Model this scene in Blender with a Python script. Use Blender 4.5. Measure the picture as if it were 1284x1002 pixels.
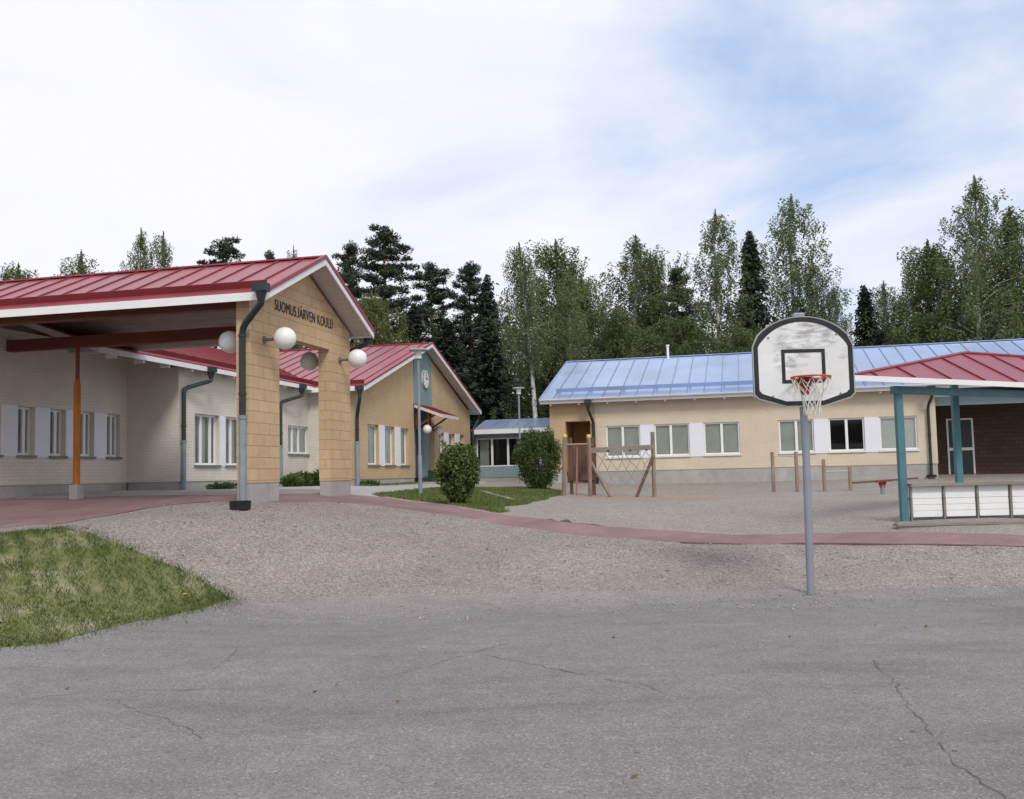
import bpy, bmesh, math, random
import numpy as np
from mathutils import Vector, Matrix, noise as mnoise
from mathutils.geometry import delaunay_2d_cdt
R = math.radians
random.seed(7)
SC = bpy.context.scene
COL = SC.collection
for o in list(bpy.data.objects):
    bpy.data.objects.remove(o)

# ------------------------------------------------------------------ camera
FPX, PITCH, ROLL, EYE = 1243.0, R(4.33), R(1.32), 1.6
cam = bpy.data.cameras.new('camera')
camo = bpy.data.objects.new('camera', cam)
COL.objects.link(camo)
cam.sensor_width = 36.0
cam.sensor_fit = 'HORIZONTAL'
cam.lens = 36.0 * FPX / 1284.0
cam.clip_start, cam.clip_end = 0.1, 3000
_X = Vector((1, 0, 0)); _U = Vector((0, -math.sin(PITCH), math.cos(PITCH))); _F = Vector((0, math.cos(PITCH), math.sin(PITCH)))
_r = math.cos(ROLL) * _X - math.sin(ROLL) * _U
_u = math.sin(ROLL) * _X + math.cos(ROLL) * _U
m = Matrix.Identity(4)
for i in range(3):
    m[i][0], m[i][1], m[i][2], m[i][3] = _r[i], _u[i], -_F[i], (0, 0, EYE)[i]
camo.matrix_world = m
SC.camera = camo

# ------------------------------------------------------------------ light
SUN_EL, SUN_AZ = R(44), R(163)          # azimuth clockwise from +Y (behind the camera, a little to the right)
SC.view_settings.view_transform = 'Standard'
SC.view_settings.look = 'None'
SC.view_settings.exposure = 0.42
SC.view_settings.gamma = 1.0
w = bpy.data.worlds.new('World')
SC.world = w
w.use_nodes = True
NT = w.node_tree
NT.nodes.clear()


def nd(nt, typ, inp=None, **kw):
    n = nt.nodes.new(typ)
    for k, v in kw.items():
        setattr(n, k, v)
    if inp:
        for k, v in inp.items():
            if hasattr(v, 'is_output'):
                nt.links.new(v, n.inputs[k])
            else:
                n.inputs[k].default_value = v
    return n


def ramp(nt, fac, stops, interp='LINEAR'):
    n = nd(nt, 'ShaderNodeValToRGB', {0: fac})
    cr = n.color_ramp
    cr.interpolation = interp
    while len(cr.elements) < len(stops):
        cr.elements.new(0.5)
    for e, (p, c) in zip(cr.elements, stops):
        e.position = p
        e.color = (c, c, c, 1) if isinstance(c, (int, float)) else (c[0], c[1], c[2], 1)
    return n.outputs[0]


def mixc(nt, fac, a, b, bt='MIX'):
    n = nt.nodes.new('ShaderNodeMix')
    n.data_type = 'RGBA'
    n.blend_type = bt
    for k, v in ((0, fac), (6, a), (7, b)):
        if hasattr(v, 'is_output'):
            nt.links.new(v, n.inputs[k])
        elif k == 0:
            n.inputs[k].default_value = v
        else:
            n.inputs[k].default_value = (v[0], v[1], v[2], 1)
    return n.outputs[2]


def mth(nt, op, a, b=0.0, clamp=False):
    n = nt.nodes.new('ShaderNodeMath')
    n.operation = op
    n.use_clamp = clamp
    for k, v in ((0, a), (1, b)):
        if hasattr(v, 'is_output'):
            nt.links.new(v, n.inputs[k])
        else:
            n.inputs[k].default_value = v
    return n.outputs[0]


sky = nd(NT, 'ShaderNodeTexSky', sky_type='NISHITA', sun_disc=False, sun_elevation=SUN_EL, sun_rotation=SUN_AZ, air_density=1.0, dust_density=1.2, ozone_density=1.2)
tc = nd(NT, 'ShaderNodeTexCoord')
sp = nd(NT, 'ShaderNodeSeparateXYZ', {0: tc.outputs['Generated']})
zz = mth(NT, 'ADD', mth(NT, 'MAXIMUM', sp.outputs[2], 0.0), 0.22)
cb = nd(NT, 'ShaderNodeCombineXYZ', {0: mth(NT, 'DIVIDE', sp.outputs[0], zz), 1: mth(NT, 'DIVIDE', sp.outputs[1], zz), 2: 0.37})
n1 = nd(NT, 'ShaderNodeTexNoise', {'Vector': cb.outputs[0], 'Scale': 1.5, 'Detail': 8.0, 'Roughness': 0.55, 'Distortion': 0.4})
n2 = nd(NT, 'ShaderNodeTexNoise', {'Vector': cb.outputs[0], 'Scale': 0.55, 'Detail': 3.0, 'Roughness': 0.5})
# the cloud sheet thins out towards the upper right of the view
dv = nd(NT, 'ShaderNodeVectorMath', {0: tc.outputs['Generated'], 1: Vector((0.46, 0.80, 0.37)).normalized()}, operation='DOT_PRODUCT')
thin = ramp(NT, dv.outputs['Value'], [(0.90, 0.0), (0.985, 1.0)])
cov = mth(NT, 'ADD', mth(NT, 'MULTIPLY', n1.outputs[0], 0.75), mth(NT, 'MULTIPLY', n2.outputs[0], 0.5))
cov = mth(NT, 'SUBTRACT', cov, mth(NT, 'MULTIPLY', thin, 0.32))
cf = ramp(NT, cov, [(0.34, 0.12), (0.46, 0.62), (0.57, 0.93), (0.66, 1.0)])
ccol = ramp(NT, n1.outputs[0], [(0.3, (6.7, 6.9, 7.9)), (0.6, (7.3, 7.3, 7.75))])
skc = mixc(NT, cf, mixc(NT, 0.7, sky.outputs[0], (3.6, 4.9, 7.3)), ccol)
bg = nd(NT, 'ShaderNodeBackground', {0: skc, 1: 0.1})
ow = nd(NT, 'ShaderNodeOutputWorld', {0: bg.outputs[0]})

sun = bpy.data.lights.new('sun', 'SUN')
sun.energy = 1.5
sun.angle = R(16)
sun.color = (1.0, 0.95, 0.87)
suno = bpy.data.objects.new('sun', sun)
COL.objects.link(suno)
sd = Vector((math.sin(SUN_AZ) * math.cos(SUN_EL), math.cos(SUN_AZ) * math.cos(SUN_EL), math.sin(SUN_EL)))
suno.rotation_euler = sd.to_track_quat('Z', 'Y').to_euler()
suno.location = (-10, -10, 40)

# ------------------------------------------------------------------ materials
MATS = {}


def newmat(name):
    mt = bpy.data.materials.new(name)
    mt.use_nodes = True
    nt = mt.node_tree
    nt.nodes.clear()
    out = nd(nt, 'ShaderNodeOutputMaterial')
    MATS[name] = mt
    return mt, nt, out


def principled(nt, out, base, rough=0.7, metal=0.0, spec=0.4, normal=None, **kw):
    inp = {'Base Color': base if hasattr(base, 'is_output') else (*base, 1), 'Roughness': rough, 'Metallic': metal, 'Specular IOR Level': spec}
    if normal is not None:
        inp['Normal'] = normal
    inp.update(kw)
    p = nd(nt, 'ShaderNodeBsdfPrincipled', inp)
    nt.links.new(p.outputs[0], out.inputs[0])
    return p


def M(name, col, rough=0.65, metal=0.0, var=0.15, vs=2.0, bump=0.0, bs=30.0, spec=0.35, stretch=None, dirt=None, fine=0.0):
    mt, nt, out = newmat(name)
    tcn = nd(nt, 'ShaderNodeTexCoord')
    v = tcn.outputs['Object']
    if stretch:
        v = nd(nt, 'ShaderNodeMapping', {0: v, 3: stretch}).outputs[0]
    n = nd(nt, 'ShaderNodeTexNoise', {'Vector': v, 'Scale': vs, 'Detail': 6.0, 'Roughness': 0.6})
    lo = tuple(c * (1 - var) for c in col)
    hi = tuple(min(1, c * (1 + var)) for c in col)
    c = ramp(nt, n.outputs[0], [(0.3, lo), (0.7, hi)])
    if fine:
        f = nd(nt, 'ShaderNodeTexNoise', {'Vector': v, 'Scale': 90.0, 'Detail': 2.0})
        c = mixc(nt, fine, c, ramp(nt, f.outputs[0], [(0.35, 0.0), (0.65, 1.0)]), 'OVERLAY')
    if dirt:
        d = nd(nt, 'ShaderNodeTexNoise', {'Vector': v, 'Scale': dirt[1], 'Detail': 5.0, 'Roughness': 0.65})
        c = mixc(nt, mth(nt, 'MULTIPLY', ramp(nt, d.outputs[0], [(0.5, 0.0), (0.75, 1.0)]), dirt[2]), c, dirt[0])
    nrm = None
    if bump:
        b = nd(nt, 'ShaderNodeTexNoise', {'Vector': v, 'Scale': bs, 'Detail': 4.0})
        nrm = nd(nt, 'ShaderNodeBump', {'Height': b.outputs[0], 'Strength': bump, 'Distance': 0.02}).outputs[0]
    rr = mth(nt, 'ADD', rough, mth(nt, 'MULTIPLY', mth(nt, 'SUBTRACT', n.outputs[0], 0.5), 0.15), True)
    principled(nt, out, c, rr, metal, spec, nrm)
    return mt


def BR(name, c1, c2, mortar, bw, bh, ms, bump=0.3, var=0.12, squash=1.0, sf=1):
    mt, nt, out = newmat(name)
    uv = nd(nt, 'ShaderNodeUVMap')
    tcn = nd(nt, 'ShaderNodeTexCoord')
    b = nd(nt, 'ShaderNodeTexBrick', {'Vector': uv.outputs[0], 'Color1': (*c1, 1), 'Color2': (*c2, 1), 'Mortar': (*mortar, 1), 'Scale': 1.0, 'Mortar Size': ms, 'Mortar Smooth': 0.2, 'Bias': 0.0, 'Brick Width': bw, 'Row Height': bh}, offset=0.5, squash=squash, squash_frequency=sf)
    n = nd(nt, 'ShaderNodeTexNoise', {'Vector': tcn.outputs['Object'], 'Scale': 1.1, 'Detail': 6.0, 'Roughness': 0.65})
    c = mixc(nt, 1.0, b.outputs[0], ramp(nt, n.outputs[0], [(0.3, 1 - var), (0.7, 1 + var)]), 'MULTIPLY')
    n3 = nd(nt, 'ShaderNodeTexNoise', {'Vector': tcn.outputs['Object'], 'Scale': 45.0, 'Detail': 3.0})
    c = mixc(nt, 0.25, c, n3.outputs[0], 'OVERLAY')
    h = mth(nt, 'ADD', mth(nt, 'MULTIPLY', b.outputs[1], -1.0), mth(nt, 'MULTIPLY', n3.outputs[0], 0.3))
    nrm = nd(nt, 'ShaderNodeBump', {'Height': h, 'Strength': bump, 'Distance': 0.012}).outputs[0]
    principled(nt, out, c, 0.85, 0, 0.2, nrm)
    return mt


BR('block', (0.56, 0.405, 0.25), (0.51, 0.365, 0.22), (0.34, 0.24, 0.15), 0.40, 0.20, 0.0055, 0.6, 0.10)
BR('yellow_brick', (0.52, 0.385, 0.235), (0.48, 0.355, 0.215), (0.44, 0.33, 0.21), 0.27, 0.075, 0.008, 0.4, 0.08)
BR('cream_brick', (0.615, 0.535, 0.41), (0.59, 0.512, 0.392), (0.55, 0.478, 0.37), 0.27, 0.075, 0.008, 0.35, 0.07)
BR('white_brick', (0.66, 0.615, 0.55), (0.64, 0.595, 0.53), (0.59, 0.55, 0.49), 0.27, 0.075, 0.009, 0.6, 0.07)
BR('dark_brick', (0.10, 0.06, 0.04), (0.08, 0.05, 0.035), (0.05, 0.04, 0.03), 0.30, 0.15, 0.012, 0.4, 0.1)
BR('path_paving', (0.245, 0.158, 0.158), (0.222, 0.144, 0.145), (0.21, 0.138, 0.138), 0.21, 0.105, 0.006, 0.3, 0.22)
M('red_metal', (0.27, 0.048, 0.062), 0.34, 0.0, 0.14, 0.9, 0.05, 3, 0.55, dirt=((0.21, 0.075, 0.075), 1.1, 0.5))
M('red_seam', (0.19, 0.029, 0.040), 0.45, 0.0, 0.10, 0.9)
M('blue_seam', (0.21, 0.265, 0.36), 0.45, 0.3, 0.10, 0.9)
M('red_trim', (0.27, 0.04, 0.055), 0.4, 0.0, 0.1, 1.5, 0, 1, 0.5)
M('sky_tinted_metal', (0.40, 0.52, 0.74), 0.34, 0.7, 0.12, 0.45, 0.05, 3, 0.5, dirt=((0.34, 0.38, 0.45), 0.8, 0.5))  # galvanised sheet with the blue sky reflection put into its base colour
M('white_paint', (0.76, 0.76, 0.76), 0.55, 0, 0.05, 1.5, 0, 1, 0.4, dirt=((0.45, 0.43, 0.40), 3.0, 0.25))
M('panel_white', (0.72, 0.74, 0.80), 0.5, 0, 0.04, 1.5)
M('soffit', (0.60, 0.55, 0.52), 0.7, 0, 0.12, 3.0, stretch=(1, 6, 6))
M('ceiling_board', (0.34, 0.28, 0.255), 0.75, 0, 0.25, 2.0, 0.2, 20, stretch=(0.6, 7, 7))
M('beam_brown', (0.15, 0.04, 0.026), 0.6, 0, 0.25, 3.0, 0.15, 30, stretch=(0.4, 5, 5))
M('concrete', (0.37, 0.355, 0.34), 0.9, 0, 0.16, 1.4, 0.35, 40, 0.2, dirt=((0.22, 0.21, 0.19), 2.2, 0.4))
M('paving', (0.36, 0.345, 0.33), 0.9, 0, 0.14, 0.8, 0.25, 60, 0.2, fine=0.25)
M('pipe_green', (0.020, 0.031, 0.030), 0.45, 0, 0.25, 4.0, 0, 1, 0.45)
M('pipe_grey', (0.21, 0.25, 0.29), 0.5, 0, 0.15, 4.0, 0, 1, 0.45, dirt=((0.12, 0.12, 0.12), 5.0, 0.4))
M('orange_paint', (0.50, 0.155, 0.012), 0.45, 0, 0.15, 3.0)
M('red_rod', (0.24, 0.045, 0.025), 0.5)
M('black_plastic', (0.015, 0.015, 0.017), 0.5, 0, 0.3, 6.0)
M('letter_black', (0.012, 0.012, 0.015), 0.4)
M('opal', (0.80, 0.80, 0.80), 0.25, 0, 0.03, 2.0, spec=0.5)
M('arm_grey', (0.24, 0.22, 0.22), 0.4, 0.5)
M('teal_paint', (0.20, 0.285, 0.305), 0.55, 0, 0.08, 1.5)
M('teal_post', (0.065, 0.175, 0.205), 0.45, 0, 0.2, 2.5, dirt=((0.13, 0.18, 0.19), 3.0, 0.5))
M('frame_white', (0.78, 0.78, 0.78), 0.45, 0, 0.03)
M('sill_grey', (0.20, 0.21, 0.225), 0.5, 0.2, 0.12)
M('curtain', (0.78, 0.78, 0.76), 0.85, 0, 0.10, 3.0)
M('blind', (0.58, 0.59, 0.53), 0.85, 0, 0.08, 3.0)
M('blind_pale', (0.76, 0.76, 0.70), 0.85, 0, 0.05, 3.0)
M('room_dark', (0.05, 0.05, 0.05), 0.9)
M('wood_brown', (0.44, 0.25, 0.115), 0.65, 0, 0.3, 3.0, 0.2, 25, stretch=(6, 6, 0.6))
M('grey_steel', (0.27, 0.30, 0.34), 0.45, 0.35, 0.10, 3.0, dirt=((0.16, 0.17, 0.18), 6.0, 0.35))
M('rim_orange', (0.50, 0.095, 0.03), 0.5, 0, 0.35, 14.0, dirt=((0.2, 0.06, 0.03), 12.0, 0.6))
M('bracket_red', (0.19, 0.035, 0.03), 0.5, 0, 0.2, 10.0)
M('net_rope', (0.66, 0.64, 0.58), 0.9, 0, 0.15, 20.0)
M('board_black', (0.016, 0.017, 0.024), 0.5, 0, 0.3, 8.0)
M('board_edge', (0.30, 0.32, 0.31), 0.6)
M('log_wood', (0.25, 0.185, 0.145), 0.8, 0, 0.3, 3.0, 0.4, 20, stretch=(5, 5, 0.7))
M('log_dark', (0.13, 0.075, 0.055), 0.8, 0, 0.3, 3.0, 0.4, 20, stretch=(5, 5, 0.7))
M('plank_grey', (0.24, 0.215, 0.185), 0.85, 0, 0.25, 2.0, 0.3, 30, stretch=(0.6, 6, 6))
M('yellow_cap', (0.58, 0.43, 0.10), 0.5)
M('pink_pole', (0.31, 0.165, 0.13), 0.5)
M('rope_dark', (0.27, 0.26, 0.25), 0.9)
M('bin_green', (0.012, 0.045, 0.035), 0.5)
M('soil', (0.12, 0.095, 0.065), 0.95, 0, 0.3, 3.0, 0.5, 30)
M('crack_and_shade', (0.115, 0.107, 0.103), 0.95, 0, 0.3, 5.0)
M('edge_shade_dark', (0.145, 0.085, 0.08), 0.9, 0, 0.3, 2.0, 0.3, 30)
M('asphalt_far', (0.16, 0.18, 0.10), 0.95)
M('pine_bark', (0.22, 0.115, 0.065), 0.9, 0, 0.4, 4.0, 0.5, 14)
M('bark', (0.10, 0.085, 0.07), 0.9, 0, 0.35, 4.0, 0.5, 14)

# birch bark: white with dark bands
mt, nt, out = newmat('birch_bark')
tcn = nd(nt, 'ShaderNodeTexCoord')
mp = nd(nt, 'ShaderNodeMapping', {0: tcn.outputs['Object'], 3: (3, 3, 1.6)})
n = nd(nt, 'ShaderNodeTexNoise', {'Vector': mp.outputs[0], 'Scale': 2.2, 'Detail': 5.0, 'Roughness': 0.7})
principled(nt, out, ramp(nt, n.outputs[0], [(0.40, (0.05, 0.045, 0.04)), (0.5, (0.50, 0.48, 0.45))]), 0.8)

# glass: see-through with sky reflections
mt, nt, out = newmat('glass')
tr = nd(nt, 'ShaderNodeBsdfTransparent', {0: (0.86, 0.90, 0.88, 1)})
gl = nd(nt, 'ShaderNodeBsdfGlossy', {0: (0.95, 0.97, 1, 1), 1: 0.03})
fr = nd(nt, 'ShaderNodeFresnel', {0: 1.32})
mx = nd(nt, 'ShaderNodeMixShader', {0: fr.outputs[0], 1: tr.outputs[0], 2: gl.outputs[0]})
nt.links.new(mx.outputs[0], out.inputs[0])


def leafmat(name, dark, light, trans=0.3, rough=0.55):
    mt, nt, out = newmat(name)
    g = nd(nt, 'ShaderNodeNewGeometry')
    oi = nd(nt, 'ShaderNodeObjectInfo')
    f = mth(nt, 'ADD', mth(nt, 'MULTIPLY', g.outputs['Random Per Island'], 0.65), mth(nt, 'MULTIPLY', oi.outputs['Random'], 0.35))
    c = ramp(nt, f, [(0.05, dark), (0.95, light)])
    p = nd(nt, 'ShaderNodeBsdfPrincipled', {'Base Color': c, 'Roughness': rough, 'Specular IOR Level': 0.35})
    t = nd(nt, 'ShaderNodeBsdfTranslucent', {0: mixc(nt, 1.0, c, (1.1, 1.25, 0.7), 'MULTIPLY')})
    mx = nd(nt, 'ShaderNodeMixShader', {0: trans, 1: p.outputs[0], 2: t.outputs[0]})
    nt.links.new(mx.outputs[0], out.inputs[0])
    return mt


leafmat('leaf_birch', (0.088, 0.112, 0.050), (0.165, 0.198, 0.095), 0.35, 0.42)
leafmat('leaf_broad', (0.075, 0.102, 0.038), (0.150, 0.185, 0.072), 0.25)
leafmat('leaf_yellowish', (0.085, 0.105, 0.030), (0.17, 0.19, 0.065), 0.25)
leafmat('leaf_pine', (0.030, 0.046, 0.030), (0.072, 0.094, 0.056), 0.1)
leafmat('leaf_spruce', (0.020, 0.033, 0.023), (0.048, 0.069, 0.045), 0.1)
leafmat('leaf_bush', (0.034, 0.060, 0.017), (0.105, 0.150, 0.042), 0.2)
leafmat('leaf_bush_light', (0.055, 0.085, 0.02), (0.16, 0.205, 0.055), 0.2)
leafmat('leaf_grass', (0.055, 0.090, 0.022), (0.150, 0.192, 0.062), 0.25)
leafmat('leaf_lawn', (0.070, 0.105, 0.026), (0.17, 0.21, 0.070), 0.25)
leafmat('leaf_herb', (0.035, 0.065, 0.018), (0.10, 0.15, 0.04), 0.2)

# asphalt: fine pale aggregate in grey binder, faint stains
mt, nt, out = newmat('asphalt')
tcn = nd(nt, 'ShaderNodeTexCoord'); v = tcn.outputs['Object']
big = nd(nt, 'ShaderNodeTexNoise', {'Vector': v, 'Scale': 0.35, 'Detail': 6.0, 'Roughness': 0.6, 'Distortion': 0.6})
mid = nd(nt, 'ShaderNodeTexNoise', {'Vector': v, 'Scale': 3.0, 'Detail': 6.0, 'Roughness': 0.7})
vo = nd(nt, 'ShaderNodeTexVoronoi', {'Vector': v, 'Scale': 95.0})
vc = nd(nt, 'ShaderNodeSeparateColor', {0: vo.outputs['Color']})
c = ramp(nt, big.outputs[0], [(0.3, (0.186, 0.174, 0.171)), (0.7, (0.224, 0.210, 0.206))])
c = mixc(nt, 0.22, c, ramp(nt, mid.outputs[0], [(0.3, 0.25), (0.7, 0.75)]), 'OVERLAY')
mp = nd(nt, 'ShaderNodeMapping', {0: v, 2: (0, 0, 0.15), 3: (0.16, 0.75, 1.0)})
stn = nd(nt, 'ShaderNodeTexNoise', {'Vector': mp.outputs[0], 'Scale': 1.3, 'Detail': 8.0, 'Roughness': 0.68, 'Distortion': 0.7})
c = mixc(nt, 1.0, c, ramp(nt, stn.outputs[0], [(0.32, 0.80), (0.46, 0.98), (0.62, 1.05), (0.75, 1.12)]), 'MULTIPLY')
spt = nd(nt, 'ShaderNodeTexVoronoi', {'Vector': v, 'Scale': 1.1, 'Randomness': 1.0})
c = mixc(nt, ramp(nt, spt.outputs['Distance'], [(0.012, 0.75), (0.03, 0.0)]), c, (0.06, 0.055, 0.05))
c = mixc(nt, 1.0, c, ramp(nt, vc.outputs[0], [(0.0, 0.62), (0.45, 0.96), (0.88, 1.08), (1.0, 1.65)]), 'MULTIPLY')
sy = nd(nt, 'ShaderNodeSeparateXYZ', {0: v})
dn_ = nd(nt, 'ShaderNodeTexNoise', {'Vector': v, 'Scale': 0.9, 'Detail': 7.0, 'Roughness': 0.65, 'Distortion': 0.8})
dust = ramp(nt, mth(nt, 'ADD', mth(nt, 'MULTIPLY', mth(nt, 'SUBTRACT', sy.outputs[1], 12.0), 0.40), mth(nt, 'MULTIPLY', mth(nt, 'SUBTRACT', dn_.outputs[0], 0.5), 1.9)), [(0.0, 0.0), (0.85, 1.0)])
gcol = mixc(nt, 1.0, (0.285, 0.255, 0.240), ramp(nt, vc.outputs[0], [(0.0, 0.6), (0.5, 1.0), (1.0, 1.5)]), 'MULTIPLY')
c = mixc(nt, mth(nt, 'MULTIPLY', dust, 0.85), c, gcol)
nrm = nd(nt, 'ShaderNodeBump', {'Height': vc.outputs[1], 'Strength': 0.4, 'Distance': 0.005}).outputs[0]
principled(nt, out, c, 0.85, 0, 0.3, nrm)

# gravel
for nm, a, b_, sc in (('gravel', (0.275, 0.245, 0.225), (0.352, 0.318, 0.292), 52.0), ('yard_gravel', (0.335, 0.302, 0.272), (0.385, 0.348, 0.315), 60.0), ('sand', (0.36, 0.30, 0.24), (0.41, 0.345, 0.28), 70.0)):
    mt, nt, out = newmat(nm)
    tcn = nd(nt, 'ShaderNodeTexCoord'); v = tcn.outputs['Object']
    big = nd(nt, 'ShaderNodeTexNoise', {'Vector': v, 'Scale': 0.55, 'Detail': 7.0, 'Roughness': 0.62, 'Distortion': 0.5})
    vo = nd(nt, 'ShaderNodeTexVoronoi', {'Vector': v, 'Scale': sc})
    vc = nd(nt, 'ShaderNodeSeparateColor', {0: vo.outputs['Color']})
    c = ramp(nt, big.outputs[0], [(0.3, a), (0.7, b_)])
    c = mixc(nt, 1.0, c, ramp(nt, vc.outputs[0], [(0.0, 0.55), (0.5, 1.0), (0.85, 1.15), (1.0, 1.6)]), 'MULTIPLY')
    c = mixc(nt, mth(nt, 'MULTIPLY', vc.outputs[2], 0.14), c, (0.42, 0.31, 0.27))
    rut = nd(nt, 'ShaderNodeTexNoise', {'Vector': v, 'Scale': 1.9, 'Detail': 6.0, 'Roughness': 0.7, 'Distortion': 1.2})
    c = mixc(nt, 1.0, c, ramp(nt, rut.outputs[0], [(0.28, 0.84), (0.40, 0.97), (0.6, 1.03), (0.75, 1.08)]), 'MULTIPLY')
    h = mth(nt, 'ADD', mth(nt, 'ADD', vc.outputs[1], mth(nt, 'MULTIPLY', vo.outputs['Distance'], -1.0)), mth(nt, 'MULTIPLY', rut.outputs[0], 3.0))
    nrm = nd(nt, 'ShaderNodeBump', {'Height': h, 'Strength': 0.8, 'Distance': 0.02}).outputs[0]
    principled(nt, out, c, 0.9, 0, 0.2, nrm)

# grass floor under the blades
mt, nt, out = newmat('grass_floor')
tcn = nd(nt, 'ShaderNodeTexCoord'); v = tcn.outputs['Object']
a_ = nd(nt, 'ShaderNodeTexNoise', {'Vector': v, 'Scale': 1.2, 'Detail': 7.0, 'Roughness': 0.65})
b_ = nd(nt, 'ShaderNodeTexNoise', {'Vector': v, 'Scale': 40.0, 'Detail': 3.0})
c = ramp(nt, a_.outputs[0], [(0.32, (0.10, 0.115, 0.035)), (0.52, (0.16, 0.165, 0.07)), (0.68, (0.28, 0.25, 0.18))])
c = mixc(nt, 0.5, c, b_.outputs[0], 'OVERLAY')
principled(nt, out, c, 0.95, 0, 0.1)
mt, nt, out = newmat('forest_floor')
tcn = nd(nt, 'ShaderNodeTexCoord'); v = tcn.outputs['Object']
a_ = nd(nt, 'ShaderNodeTexNoise', {'Vector': v, 'Scale': 0.6, 'Detail': 7.0, 'Roughness': 0.65})
principled(nt, out, ramp(nt, a_.outputs[0], [(0.3, (0.05, 0.055, 0.025)), (0.7, (0.10, 0.11, 0.045))]), 0.95, 0, 0.1)

# worn white paint on the backboard: streaky horizontal scuffs
mt, nt, out = newmat('board_white')
tcn = nd(nt, 'ShaderNodeTexCoord'); v = tcn.outputs['Object']
mp = nd(nt, 'ShaderNodeMapping', {0: v, 3: (3.2, 1.0, 11.0)})
a_ = nd(nt, 'ShaderNodeTexNoise', {'Vector': mp.outputs[0], 'Scale': 1.6, 'Detail': 7.0, 'Roughness': 0.62})
mp2 = nd(nt, 'ShaderNodeMapping', {0: v, 1: (-0.14, 0.0, -2.72), 3: (1.0, 1.0, 0.9)})
ln = nd(nt, 'ShaderNodeVectorMath', {0: mp2.outputs[0]}, operation='LENGTH')
msk = ramp(nt, ln.outputs['Value'], [(0.30, 0.9), (0.48, 0.7), (0.56, 0.10)])
b_ = nd(nt, 'ShaderNodeTexNoise', {'Vector': v, 'Scale': 2.6, 'Detail': 2.0})
f = mth(nt, 'MULTIPLY', ramp(nt, a_.outputs[0], [(0.40, 0.0), (0.60, 1.0)]), mth(nt, 'MULTIPLY', msk, ramp(nt, b_.outputs[0], [(0.40, 0.05), (0.52, 1.0)])))
base = ramp(nt, b_.outputs[0], [(0.3, (0.66, 0.66, 0.65)), (0.7, (0.76, 0.77, 0.78))])
c = mixc(nt, mth(nt, 'MULTIPLY', f, 0.95), base, (0.30, 0.29, 0.28))
principled(nt, out, c, 0.6, 0, 0.3)

# ------------------------------------------------------------------ mesh helper
TH = R(13.3)
AV = Vector((math.cos(TH), -math.sin(TH), 0)); BV = Vector((math.sin(TH), math.cos(TH), 0))


def W(s, t, z=0.0):
    """school frame (s along the long facades, t away from the yard) -> world"""
    p = AV * s + BV * t
    return Vector((p.x, p.y, z))


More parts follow.
